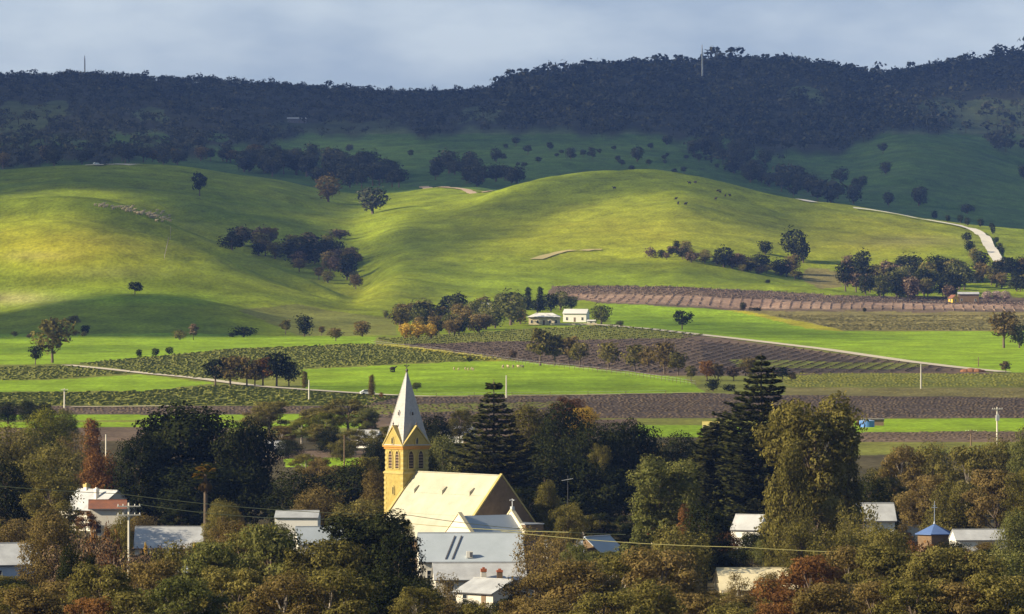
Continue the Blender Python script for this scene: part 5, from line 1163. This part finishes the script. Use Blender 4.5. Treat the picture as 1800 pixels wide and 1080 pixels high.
# row of small trees beside the hill road
rr_ = random.Random(21)
HUE = {'dark': 'dark green', 'olive': 'olive', 'brown': 'autumn brown', 'green': 'leafy green', 'twig': 'bare greyish', 'bushland': 'bluish', 'rust': 'rusty'}
def place_label(label, c, w, wr, px, px0, px1):
    size = ('small', 'middling', 'large')[min(2, int((w - wr[0]) / (wr[1] - wr[0]) * 3))]
    t = (px - px0) / max(1, px1 - px0); part = ('far left', 'mid left', 'centre', 'mid right', 'far right')[min(4, max(0, int(t * 5)))]
    for wd in ('small scattered ', 'scattered ', 'small scrubby ', 'small ', 'dark ', 'low '):
        if label.startswith(wd): label = label[len(wd):]; break
    return size + ' ' + HUE[c] + ' ' + label + ', ' + part
def scatter(n, poly, kinds, cols, wr, hr, label, group, dmin, name=None, cat='tree', dens=None):
    px0, px1 = min(p[0] for p in poly), max(p[0] for p in poly); py0, py1 = min(p[1] for p in poly), max(p[1] for p in poly); k = 0; t = 0
    while k < n and t < n * 60:
        t += 1; px, py = rr_.uniform(px0, px1), rr_.uniform(py0, py1)
        if not inpoly(X([px]), X([py]), poly)[0]: continue
        w = rr_.uniform(*wr); kd, c = rr_.choice(kinds), rr_.choice(cols)
        FT(kd, c, px, py, w, rr_.uniform(*hr) * w, place_label(label, c, w, wr, px, px0, px1), group, name, cat, dmin); k += 1
scatter(50, [(700, 592), (700, 556), (780, 552), (880, 548), (925, 560), (925, 578), (850, 582), (800, 592)], ['mid', 'ball'], ['dark', 'green', 'olive', 'brown'], (26, 42), (.85, 1.15), 'dark tree in the farmhouse grove', 'trees of the grove left of the farmhouse', 3500)
for px, yb, w, h, c, l in ((898, 572, 70, 62, 'green', 'largest green tree immediately left of the farmhouse'), (738, 570, 56, 42, 'dark', 'dark rounded tree at the left end of the farmhouse grove'), (860, 575, 46, 50, 'green', 'tall light green tree in the farmhouse grove'), (812, 580, 50, 44, 'brown', 'autumn brown tree in the farmhouse grove'), (842, 586, 44, 36, 'brown', 'low autumn tree in the farmhouse grove'),
    (928, 545, 20, 44, 'dark', 'narrow dark tree behind the farmhouse, left of the pair'), (950, 543, 18, 42, 'dark', 'narrow dark tree behind the farmhouse, right of the pair'), (905, 545, 40, 34, 'green', 'green tree behind the farmhouse grove'), (968, 548, 40, 34, 'dark', 'dark tree above the farmhouse roof'), (985, 545, 36, 36, 'green', 'green tree between farmhouse and barn'), (1004, 545, 34, 26, 'green', 'green tree behind the barn'), (945, 550, 40, 26, 'dark', 'low dark tree behind the farmhouse')):
    FT('ball' if h < 1.1 * w else 'column', c, px, yb, w, h, l, dmin=3500)
scatter(44, [(1115, 443), (1180, 446), (1250, 460), (1330, 470), (1415, 486), (1412, 496), (1330, 482), (1240, 466), (1120, 452)], ['mid', 'ball', 'bush'], ['dark', 'olive', 'twig'], (18, 30), (.6, .95), 'dark tree in the diagonal band across the lower slope', 'trees of the diagonal band on the central hill', 4400)
for px, yb, w, h, c, l in ((1272, 470, 46, 38, 'dark', 'large round tree in the diagonal band'), (1345, 448, 34, 26, 'dark', 'umbrella shaped tree above the diagonal band'), (1395, 458, 54, 58, 'dark', 'tallest dark tree casting a long shadow on the slope'), (1412, 462, 36, 40, 'dark', 'dark tree right of the tallest one on the slope'), (1205, 448, 30, 26, 'olive', 'olive tree at the upper left of the diagonal band'), (1190, 440, 20, 18, 'dark', 'small tree at the left of the diagonal band'), (1392, 480, 40, 34, 'brown', 'golden brown tree below the tallest dark tree'), (1340, 478, 44, 34, 'dark', 'wide dark tree in the middle of the diagonal band'), (1372, 484, 44, 30, 'dark', 'wide dark tree toward the end of the diagonal band')):
    FT('ball', c, px, yb, w, h, l, dmin=4400)
scatter(72, [(1480, 512), (1500, 490), (1580, 486), (1690, 484), (1720, 496), (1668, 530), (1600, 530), (1500, 518)], ['mid', 'ball'], ['dark', 'dark', 'olive', 'green', 'twig'], (28, 46), (.8, 1.15), 'dark tree in the right hand farm wood', 'trees of the right hand farm wood', 4000)
scatter(36, [(1710, 490), (1800, 480), (1880, 490), (1880, 512), (1800, 515), (1720, 508)], ['mid', 'ball'], ['dark', 'dark', 'olive', 'brown'], (26, 42), (.8, 1.1), 'dark tree behind the right hand farm sheds', 'trees behind the right hand farm', 4000)
for px, yb, w, h, c, l in ((1490, 480, 32, 34, 'twig', 'brown leafless tree above the right hand wood'), (1516, 478, 38, 40, 'dark', 'rounded grey tree above the right hand wood'), (1645, 490, 44, 44, 'dark', 'tall dark tree at the top of the right hand wood'), (1725, 480, 40, 40, 'dark', 'dark tree at the foot of the hill road'), (1602, 484, 30, 30, 'yellowgreen', 'yellow green tree in the right hand wood'), (1705, 445, 26, 24, 'dark', 'dark tree left of the hill road bend'), (1700, 425, 20, 18, 'dark', 'small tree left of the upper hill road'), (1712, 462, 24, 28, 'olive', 'olive tree beside the lower hill road')):
    FT('ball', c, px, yb, w, h, l, dmin=4000)
for px in (1735, 1752, 1768): FT('ball', 'blossom', px, 530, 24, 20, 'pale blossoming tree beside the right hand farm sheds', 'pale blossoming trees at the right hand farm', 'blossom_tree', 'tree', 4000)
for px, py in ((1745, 410), (1752, 425), (1757, 440), (1762, 446), (1743, 400), (1724, 398), (1688, 391), (1666, 389), (1643, 384), (1700, 396)):
    FT('ball', 'dark', px, py + 2, 12, 11 + (px % 3) * 3, 'small dark tree beside the hill road', 'small trees lining the hill road', 'bush', 'tree', 4700)
# gully between the left hills and the central hill
scatter(40, [(380, 432), (440, 448), (520, 476), (600, 508), (632, 512), (632, 470), (600, 440), (520, 440), (440, 428)], ['mid', 'ball'], ['dark', 'brown', 'twig', 'olive'], (26, 44), (.75, 1.0), 'dark tree in the gully between the hills', 'trees of the gully', 4450)
for px, yb, w, h, c, l in ((527, 468, 96, 56, 'dark', 'largest spreading tree in the gully'), (408, 440, 48, 30, 'dark', 'dark tree at the upper left end of the gully'), (455, 450, 34, 24, 'dark', 'small dark tree left of the largest gully tree'), (610, 492, 44, 50, 'dark', 'dark tree at the lower end of the gully'), (598, 420, 50, 18, 'twig', 'low purplish scrub at the top of the gully'), (622, 505, 24, 30, 'bushland', 'small tree at the mouth of the gully')):
    FT('ball', c, px, yb, w, h, l, dmin=4450)
# shaded slopes behind: trees that can be told apart
for px, yb, w, h, l in ((655, 376, 62, 50, 'broad tree with its shadow on the saddle'), (577, 355, 54, 50, 'reddish tree left of the broad saddle tree'), (615, 330, 44, 36, 'dark tree above the saddle'), (615, 270, 16, 18, 'lone tree at the left of the upper shaded field'), (722, 277, 14, 14, 'lone tree at the right of the upper shaded field'),
    (790, 305, 52, 44, 'dark tree at the upper left of the valley head'), (825, 300, 36, 36, 'dark tree at the valley head, right of the upper left one'), (850, 320, 60, 32, 'wide dark tree above the bare clay track'), (872, 285, 26, 26, 'dark tree on the shaded slope above the valley head'), (907, 257, 20, 16, 'small dark tree high on the shaded slope'),
    (928, 272, 20, 18, 'dark tree right of the small high one'), (1003, 280, 24, 22, 'dark tree mid slope behind the central hill'), (1120, 284, 30, 28, 'dark tree behind the top of the central hill'), (1040, 270, 18, 12, 'small dark tree behind the central hill'), (1172, 255, 26, 18, 'low dark tree at the wood edge'),
    (1290, 305, 46, 24, 'dark tree above the right shoulder of the central hill'), (1348, 255, 26, 20, 'dark tree on the right shaded slope'), (1557, 307, 28, 24, 'lone dark tree in the middle of the right shaded slope'), (1552, 270, 20, 20, 'dark tree above the lone one on the right slope'), (1615, 362, 40, 36, 'large dark tree above the hill road'), (1562, 362, 26, 26, 'dark tree left of the large one above the road'),
    (1500, 358, 38, 34, 'dark tree at the top of the hill road'), (1700, 376, 30, 18, 'dark tree on the right slope near the road bend'), (1798, 315, 22, 26, 'dark tree at the far right of the shaded slope'), (1478, 322, 36, 28, 'dark tree in the scrubby strip'), (1516, 328, 22, 20, 'dark tree right of the scrubby strip'), (1440, 340, 44, 26, 'dark tree low in the scrubby strip'),
    (1395, 320, 40, 26, 'dark tree in the middle of the scrubby strip'), (1345, 290, 40, 30, 'dark tree high in the scrubby strip'), (1250, 262, 40, 26, 'dark tree at the lower wood edge'), (1310, 276, 40, 26, 'dark tree in the lower wood edge left of the strip')):
    FT('ball' if w > 20 else 'mid', 'bushland' if px != 577 else 'brown', px, yb, w, h, l, dmin=5300)
scatter(60, [(400, 305), (440, 290), (560, 285), (620, 300), (700, 312), (760, 320), (740, 328), (640, 334), (560, 325), (480, 312)], ['mid', 'ball'], ['bushland'], (30, 46), (.75, 1.0), 'dark tree in the belt behind the left shaded hill', 'trees of the belt behind the left hill', 6160)
scatter(34, [(200, 287), (400, 296), (520, 300), (520, 280), (300, 275), (0, 290), (0, 297)], ['mid', 'ball'], ['bushland', 'bushland', 'brown'], (26, 40), (.7, 1.0), 'dark tree along the top edge of the left shaded hill', 'trees along the top of the left hill', 6160)
scatter(26, [(760, 322), (770, 300), (820, 290), (880, 300), (940, 318), (900, 326), (850, 330)], ['mid', 'ball'], ['bushland'], (22, 36), (.75, 1.0), 'dark tree at the head of the valley', 'trees at the head of the valley', 6160)
scatter(44, [(1180, 262), (1300, 270), (1420, 320), (1520, 345), (1480, 366), (1380, 345), (1280, 310)], ['mid', 'ball'], ['bushland'], (20, 34), (.7, 1.0), 'scattered tree in the scrubby strip on the right slope', 'trees of the scrubby strip', 6160)
scatter(30, [(860, 262), (1200, 262), (1300, 300), (1250, 312), (1000, 300), (900, 300)], ['mid'], ['bushland'], (9, 17), (.7, 1.1), 'small scattered tree on the slope behind the central hill', 'small trees behind the central hill', 6160)
# scrub at the distant plain edge on the left
scatter(10, [(-20, 592), (180, 590), (180, 594), (-20, 597)], ['bush', 'mid'], ['twig', 'olive', 'brown'], (10, 20), (.6, .9), 'small scrubby tree along the left field edge', 'scrub along the left field edge', 3000)
HAZE = 0.000017
# ---------------------------------------------------------------- trees of the town: (kind, colour, px, top row, width, distance, label, group)
NT = near_tree
NEAR = [
 # beyond the town
 ('round', 'dark', 14, 702, 46, 2120, 'dark tree at the far left edge below the vineyard'), ('round', 'dark', 48, 700, 44, 2130, 'dark tree second from the left edge below the vineyard'), ('round', 'dark', 78, 704, 38, 2120, 'dark tree left of the yellow green one'),
 ('round', 'yellowgreen', 80, 712, 84, 1780, 'sunlit yellow green tree at the left below the vineyards'), ('round', 'green', 112, 716, 54, 1790, 'green tree on the shaded side of the yellow green tree'),
 ('column', 'rust', 162, 728, 44, 1760, 'rusty autumn tree left of the big dark round tree'), ('sparse', 'brown', 130, 755, 60, 1740, 'thin brown tree beside the rusty one'),
 ('round', 'olive', 20, 742, 110, 1600, 'broad olive tree at the left edge above the rooftops'), ('round', 'olive', 95, 772, 120, 1500, 'broad dark olive tree left of the orange tree'),
 ('round', 'rust', 176, 786, 86, 1480, 'rounded orange brown tree above the white roofed house'), ('gum', 'rust', 150, 808, 50, 1400, 'low orange tree behind the left chimney'),
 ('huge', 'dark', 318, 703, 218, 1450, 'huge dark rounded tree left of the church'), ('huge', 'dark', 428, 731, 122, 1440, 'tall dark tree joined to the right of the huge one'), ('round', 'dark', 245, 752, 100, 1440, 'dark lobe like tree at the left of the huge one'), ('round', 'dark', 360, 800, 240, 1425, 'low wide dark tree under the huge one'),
 ('gum', 'olive', 472, 702, 84, 2000, 'olive gum behind the dark tree, left of the farm shed'), ('gum', 'yellowgreen', 530, 735, 80, 1950, 'light olive gum in the middle of the background group'), ('gum', 'olive', 612, 697, 110, 2010, 'rounded olive gum left of the steeple'), ('gum', 'green', 645, 716, 60, 1960, 'green gum nearest the steeple on its left'),
 ('round', 'dark', 505, 768, 60, 1840, 'low dark shrubby tree before the background group'), ('gum', 'olive', 566, 742, 62, 1900, 'small olive gum of the background group'), ('sparse', 'twig', 440, 744, 40, 1950, 'bare brown tree beside the dark tree'), ('gum', 'olive', 680, 745, 60, 1800, 'olive gum behind the steeple'),
 ('round', 'olive', 600, 770, 50, 1820, 'small tree under the rounded olive gum'),
 ('round', 'dark', 762, 722, 78, 1780, 'dark tree right behind the spire'), ('round', 'green', 780, 760, 90, 1600, 'dark green tree between spire and white shed'), ('gum', 'olive', 808, 715, 52, 1900, 'brownish tree behind the white shed'), ('round', 'dark', 745, 790, 70, 1420, 'dark tree right behind the belfry'),
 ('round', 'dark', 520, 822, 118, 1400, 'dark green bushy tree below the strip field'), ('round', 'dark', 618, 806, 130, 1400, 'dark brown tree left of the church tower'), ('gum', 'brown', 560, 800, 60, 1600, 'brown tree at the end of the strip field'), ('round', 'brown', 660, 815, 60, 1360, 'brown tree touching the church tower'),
 ('round', 'olive', 930, 700, 100, 1540, 'olive brown tree right of the Norfolk pine'), ('round', 'dark', 985, 702, 110, 1520, 'dark tall tree in the centre mass'), ('gum', 'rust', 1000, 692, 62, 1880, 'orange tree rising behind the centre mass'), ('gum', 'gold', 1022, 712, 66, 1870, 'golden orange tree right of the orange one'),
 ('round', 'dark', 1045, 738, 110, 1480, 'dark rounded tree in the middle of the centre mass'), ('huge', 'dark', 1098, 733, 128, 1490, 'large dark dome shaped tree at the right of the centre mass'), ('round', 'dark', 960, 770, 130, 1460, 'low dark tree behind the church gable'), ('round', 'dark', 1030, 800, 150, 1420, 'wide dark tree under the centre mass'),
 ('round', 'brown', 1150, 768, 90, 1560, 'brown tree right of the dark dome'), ('round', 'dark', 1200, 755, 90, 1500, 'dark brown tree left of the tiered pine'), ('gum', 'olive', 1055, 770, 40, 1440, 'slim lighter tree against the centre mass'),
 ('gum', 'olive', 962, 834, 52, 1260, 'light olive tree right of the nave gable'), ('gum', 'dark', 920, 850, 70, 1330, 'dark tree right behind the nave gable'), ('gum', 'olive', 1000, 878, 60, 1230, 'dim olive tree left of the leafy green one'),
 ('tall', 'green', 1042, 874, 80, 1190, 'leafy green tree right of the light olive one'), ('big', 'green', 1160, 803, 150, 1200, 'large grey green gum with domed clumps right of centre'), ('tall', 'green', 1115, 850, 90, 1180, 'leafy gum on the left shoulder of the grey green gum'), ('tall', 'green', 1208, 806, 66, 1210, 'upright gum on the right of the grey green gum'),
 ('round', 'dark', 1240, 878, 100, 1160, 'dark rounded tree in front of the rust bush'), ('gum', 'rust', 1268, 858, 110, 1250, 'wide rust coloured tree with brick chimney beside it'), ('gum', 'rust', 1208, 882, 40, 1195, 'small rusty tree left of the dark rounded one'), ('round', 'dark', 1325, 850, 110, 1280, 'dark tree under the tallest pine'),
 ('big', 'olive', 1432, 695, 200, 1160, 'giant gum with ragged lit clumps at the right'), ('tall', 'olive', 1388, 770, 96, 1150, 'left shoulder tree of the giant gum'), ('tall', 'olive', 1490, 760, 90, 1170, 'right shoulder tree of the giant gum'), ('round', 'dark', 1530, 828, 90, 1240, 'dark shaded tree right of the giant gum'), ('round', 'dark', 1480, 850, 60, 1215, 'dark tree behind the trunk of the giant gum'),
 ('gum', 'brown', 1585, 778, 90, 1480, 'brownish tree at the left of the right hand wood'), ('round', 'olive', 1640, 770, 100, 1500, 'olive tree in the back row of the right hand wood'), ('gum', 'olive', 1700, 775, 100, 1440, 'open olive gum in the right hand wood'), ('round', 'olive', 1755, 765, 90, 1440, 'bushy olive tree near the right edge'), ('round', 'green', 1806, 742, 70, 1420, 'tall green tree cut by the right edge'),
 ('gum', 'olive', 1560, 830, 90, 1360, 'olive gum beside the dark shaded tree'), ('gum', 'brown', 1625, 826, 110, 1340, 'brown gum in the middle of the right hand wood'), ('round', 'olive', 1690, 830, 100, 1310, 'rounded olive tree behind the pavilion'), ('gum', 'brown', 1752, 822, 120, 1300, 'wide brown gum at the right'), ('gum', 'olive', 1810, 810, 90, 1260, 'olive gum cut by the right edge'),
 ('shrub', 'rust', 1607, 878, 84, 1215, 'rust red bush left of the pavilion mast'), ('gum', 'brown', 1735, 862, 70, 1240, 'brown tree above the long pale roof'), ('round', 'olive', 1670, 880, 90, 1200, 'olive tree behind the blue pavilion roof'), ('round', 'green', 1790, 890, 80, 1120, 'grey green round tree right of the long pale roof'),
 ('round', 'olive', 1480, 914, 120, 1060, 'olive tree in front of the white building'), ('round', 'olive', 1560, 918, 100, 1050, 'olive tree left of the pavilion'), ('shrub', 'rust', 1604, 948, 46, 1010, 'small rust red bush below the pavilion'), ('shrub', 'rust', 1702, 952, 32, 1050, 'small reddish bush before the long pale roof'), ('round', 'olive', 1410, 905, 80, 1090, 'olive tree beneath the giant gum'),
 # left of the church, near rows
 ('sparse', 'olive', 1492, 880, 60, 1140, 'thin olive tree at the left corner of the white building'), ('sparse', 'olive', 1518, 878, 84, 1130, 'thin leafy tree before the white building'), ('round', 'olive', 1545, 912, 120, 1090, 'olive tree hiding the lower wall of the white building'),
 ('round', 'olive', 52, 792, 150, 1340, 'wide dim olive tree left of the orange tree'), ('round', 'dark', 8, 800, 110, 1300, 'dark tree cut by the left edge above the wire'), ('gum', 'olive', 92, 826, 96, 1290, 'olive gum left of the white chimney'), ('round', 'brown', 30, 900, 110, 1215, 'brown tree behind the pale blue house'),
 ('gum', 'brown', 455, 716, 60, 2010, 'brown gum at the left of the background group'), ('gum', 'olive', 548, 716, 70, 2040, 'olive gum between the two rounded ones'), ('round', 'dark', 580, 752, 56, 1870, 'dark tree in the lower background group'), ('gum', 'olive', 625, 752, 60, 1860, 'olive gum beside the white farm shed'), ('gum', 'brown', 495, 745, 56, 1900, 'brown gum above the pale cottage'), ('gum', 'yellowgreen', 575, 722, 50, 1960, 'yellowish gum of the background group'), ('round', 'dark', 700, 752, 60, 1700, 'dark tree left of the spire base'), ('round', 'dark', 660, 770, 60, 1650, 'dark tree under the white farm shed'),
 ('gum', 'brown', 590, 812, 90, 1500, 'brown tree right of the strip field'), ('gum', 'olive', 640, 800, 80, 1450, 'dim olive tree left of the tower'), ('round', 'brown', 560, 850, 100, 1340, 'brown bushy tree left of the tower foot'), ('round', 'olive', 640, 866, 110, 1290, 'olive tree at the foot of the tower'), ('round', 'olive', 480, 862, 100, 1300, 'olive tree below the dark round tree'), ('round', 'brown', 350, 884, 70, 1245, 'bush hiding the palm trunk'), ('round', 'olive', 395, 870, 70, 1255, 'olive bush right of the palm'),
 ('round', 'brown', 40, 838, 150, 1180, 'broad brown olive tree at the left edge below the power line'), ('round', 'olive', 100, 846, 110, 1150, 'olive tree left of the white roofed house'), ('gum', 'olive', 0, 880, 120, 1060, 'olive gum cut by the left edge'), ('round', 'brown', 85, 890, 100, 1060, 'brown tree in front of the olive one at the left'),
 ('shrub', 'rust', 162, 903, 38, 1110, 'left one of the two red bushes below the house'), ('shrub', 'rust', 192, 905, 44, 1105, 'right one of the two red bushes below the house'), ('round', 'olive', 214, 870, 40, 1120, 'small green tree at the corner of the rusty shed'), 
 ('sparse', 'twig', 130, 928, 110, 960, 'twiggy leafless tree below the red bushes'), ('sparse', 'twig', 200, 932, 110, 950, 'twiggy leafless tree left of the long white roof'), ('sparse', 'twig', 255, 950, 90, 930, 'twiggy tree in front of the long white roof'),
 ('column', 'gold', 256, 905, 10, 1180, 'left small golden conifer behind the long white roof'), ('column', 'gold', 310, 908, 8, 1180, 'middle small golden conifer behind the long white roof'), ('column', 'gold', 342, 910, 8, 1180, 'right small golden conifer behind the long white roof'),
 ('round', 'olive', 385, 880, 60, 1230, 'dim bush behind the long white roof'), ('gum', 'rust', 440, 884, 120, 1160, 'reddish brown gum behind the lower wire'), ('gum', 'brown', 400, 898, 80, 1060, 'brown gum above the lower left gums'),
 ('gum', 'brown', 610, 872, 120, 1130, 'brown open gum left of the nave roof'), ('gum', 'olive', 706, 903, 44, 1160, 'lit yellowish tree at the foot of the nave roof'),
 ('sparse', 'brown', 940, 918, 96, 1100, 'open brown tree overlapping the hall roof end'), ('round', 'brown', 965, 936, 70, 1120, 'brown tree hiding the right end of the hall'), ('sparse', 'brown', 1000, 925, 80, 1080, 'open brown tree right of the hall roof'), ('gum', 'green', 1010, 945, 50, 1050, 'green tree before the purple gabled cottage'), ('gum', 'olive', 1100, 920, 90, 1110, 'olive tree left of the red cone'), ('round', 'olive', 1190, 918, 110, 1090, 'olive tree between red cone and white cottage'), ('round', 'dark', 1320, 938, 80, 1080, 'dark tree before the small white cottage'), ('gum', 'olive', 1270, 928, 80, 1060, 'olive tree left of the small white cottage'),
]
for k, c, px, yt, w, D, lb in NEAR: NT(k, c, px, yt, w, D, lb, None, {'shrub': 'shrub'}.get(k, 'broadleaf_tree'), 'shrub' if k == 'shrub' else 'tree')
# the near belt of gums along the bottom of the view
BELT = [
 ('gum', 'olive', 30, 990, 130, 780, 'lowest left corner gum'), ('gum', 'brown', 105, 968, 140, 800, 'brown gum above the lower left corner'), ('gum', 'olive', 185, 978, 130, 790, 'olive gum below the twiggy trees'), ('round', 'dark', 122, 950, 44, 860, 'small black green bush left among the twiggy trees'), ('round', 'dark', 155, 956, 34, 860, 'small black green bush right among the twiggy trees'),
 ('gum', 'brown', 255, 975, 120, 820, 'brown gum under the long white roof'), ('tall', 'olive', 300, 948, 90, 900, 'olive gum in front of the long white roof'), ('gum', 'green', 370, 935, 130, 880, 'green gum right of the long white roof'), ('gum', 'olive', 425, 902, 130, 950, 'high olive gum under the lower wire'), ('gum', 'green', 480, 915, 130, 900, 'leafy green gum in the lower left mass'),
 ('tall', 'olive', 540, 938, 120, 890, 'tall olive gum below the hidden cottage'), ('gum', 'olive', 600, 925, 110, 900, 'olive gum left of the great dark gum'), ('big', 'dark', 655, 898, 170, 930, 'great dark gum in front of the nave'), ('round', 'dark', 705, 918, 90, 920, 'dark gum bulging against the hall roof'), ('round', 'dark', 735, 965, 96, 880, 'dark gum at the left end of the hall'),
 ('gum', 'green', 330, 1005, 140, 760, 'green gum on the bottom edge under the brick chimney'), ('gum', 'olive', 420, 985, 150, 790, 'olive gum in the bottom row'), ('gum', 'brown', 500, 1000, 140, 770, 'brown gum in the bottom row left of centre'), ('gum', 'olive', 580, 990, 150, 780, 'olive gum in the bottom row below the dark gum'), ('round', 'dark', 665, 985, 140, 800, 'dark gum in the bottom row'), ('gum', 'olive', 735, 1020, 90, 770, 'olive gum right of the dark bottom gum'),
 ('gum', 'brown', 60, 1030, 140, 740, 'brown gum at the bottom left'), ('gum', 'olive', 230, 1030, 150, 740, 'olive gum at the bottom'), ('gum', 'rust', 150, 1040, 110, 730, 'reddish gum at the bottom left'),
 ('sparse', 'brown', 790, 1000, 70, 960, 'small open tree in front of the white cottage wall'), ('gum', 'brown', 775, 1045, 90, 820, 'brown bush at the foot of the white wall'), ('gum', 'olive', 838, 1052, 80, 800, 'olive bush below the white wall'),
 ('gum', 'brown', 945, 965, 110, 930, 'brown gum right of the brick topped chimneys'), ('tall', 'brown', 910, 1010, 90, 870, 'tall brown gum covering the end of the cottage'), ('gum', 'brown', 1020, 975, 140, 860, 'brown gum of the central foreground'), ('gum', 'olive', 1090, 965, 140, 880, 'olive gum of the central foreground'), ('gum', 'brown', 1165, 955, 150, 870, 'rusty brown gum below the red cone'), ('gum', 'olive', 1235, 945, 130, 900, 'olive gum below the white cottage'), ('gum', 'brown', 1300, 965, 90, 920, 'brown gum above the curved verandah'),
 ('gum', 'brown', 960, 1040, 150, 750, 'brown gum on the bottom edge right of the cottage'), ('gum', 'olive', 1060, 1030, 150, 740, 'olive gum on the bottom edge at centre'), ('tall', 'olive', 1150, 1015, 130, 770, 'tall olive gum left of the verandah house'), ('gum', 'brown', 1225, 1010, 100, 790, 'brown gum touching the verandah house'), ('gum', 'olive', 1290, 1058, 110, 740, 'olive gum before the verandah house'), ('gum', 'rust', 1365, 1050, 100, 740, 'rusty gum right below the verandah house'), ('sparse', 'brown', 1300, 1000, 60, 1050, 'open brown tree before the cream verandah roof'), ('round', 'brown', 1352, 996, 62, 1060, 'round brown bush before the verandah roof'),
 ('gum', 'rust', 1420, 965, 140, 880, 'rusty orange gum right of the verandah house'), ('gum', 'brown', 1490, 950, 130, 920, 'brown gum of the right foreground'), ('gum', 'olive', 1560, 955, 130, 900, 'olive gum below the rust bush'), ('gum', 'olive', 1640, 958, 140, 890, 'olive gum below the pavilion'), ('gum', 'olive', 1720, 965, 130, 890, 'olive gum below the long pale roof'), ('round', 'green', 1780, 930, 130, 930, 'green tree at the right edge below the pale roof'),
 ('gum', 'brown', 1440, 1022, 150, 740, 'brown gum on the bottom edge right of the verandah house'), ('gum', 'brown', 1530, 1010, 140, 760, 'bushy brown gum on the bottom edge'), ('gum', 'olive', 1610, 1008, 150, 750, 'olive gum on the bottom edge at the right'), ('gum', 'brown', 1690, 1012, 140, 750, 'brown gum on the bottom edge at the right'), ('gum', 'olive', 1770, 1000, 150, 750, 'olive gum in the lower right corner'),
]
for k, c, px, yt, w, D, lb in BELT: NT(k, c, px, yt, w, D, lb)
# gaps between the gardens are filled with smaller trees that nothing tells apart
def fill(n, x0, x1, d0, d1, cols, label, group, h=(4.5, 7.5)):
    fr = random.Random(n + int(x0) + 7); k = 0; t = 0
    houses = [(o.location.x, o.location.y) for o in COL.objects if o.get('category') in ('house', 'hall', 'cottage', 'building', 'church', 'shed', 'pavilion')]
    while k < n and t < n * 40:
        t += 1; D = fr.uniform(d0, d1); px = fr.uniform(x0, x1); x = xpix(px, D)
        if any(abs(x - a) < 10 and -14 < b - D < 34 for a, b in houses): continue
        if 0 < D - 1235 < 60 and 660 < px < 960: continue
        H = fr.uniform(*h); H = max(1.8, min(H, zpix(clear_view(px, 540 - 0, H / D * F, D), D) - gz(x, D) if clear_view(px, 540, H / D * F, D) != 540 else H)); cc = fr.choice(cols); put_tree(fr.choice(['round', 'gum']), cc, (x, D, gz(x, D) - .1), H * fr.uniform(.95, 1.3), H, 'garden_tree', place_label(label, cc, D - d0, (0, d1 - d0), px, x0, x1).replace('small ', 'nearer ').replace('middling ', 'mid distance ').replace('large ', 'farther '), 'tree', group); k += 1
fill(40, 1880, 2500, 900, 1600, ['olive', 'brown', 'green'], 'tree beyond the right edge of town', 'trees beyond the right edge', (6, 12))
fill(40, -700, -80, 900, 1600, ['olive', 'brown', 'green'], 'tree beyond the left edge of town', 'trees beyond the left edge', (6, 12))
fill(110, -80, 1880, 960, 1350, ['olive', 'brown', 'dark', 'green'], 'small garden tree between the houses of the town', 'small garden trees of the town')
fill(26, -80, 700, 1350, 1700, ['olive', 'brown', 'dark'], 'small tree on the far left side of town', 'small trees behind the left of town')
fill(30, 960, 1880, 1300, 1600, ['olive', 'brown', 'dark'], 'small tree on the far right side of town', 'small trees behind the right of town')
fill(60, -80, 1880, 690, 980, ['olive', 'brown'], 'low bush under the foreground gums', 'low bushes under the foreground gums', (3, 5))

# ---------------------------------------------------------------- air
hz = MB(); hz.box((0, 6900, 158), (4800, 14600, 330))
hm = bpy.data.materials.new('haze'); hm.use_nodes = True; n = hm.node_tree.nodes; n.clear()
ho = n.new('ShaderNodeOutputMaterial'); pv = n.new('ShaderNodeVolumePrincipled'); pv.inputs['Color'].default_value = (0.22, 0.40, 1.0, 1); pv.inputs['Density'].default_value = HAZE
hm.node_tree.links.new(pv.outputs[0], ho.inputs['Volume'])
if HAZE > 0: tag(hz.build('haze', hm), kind='stuff')
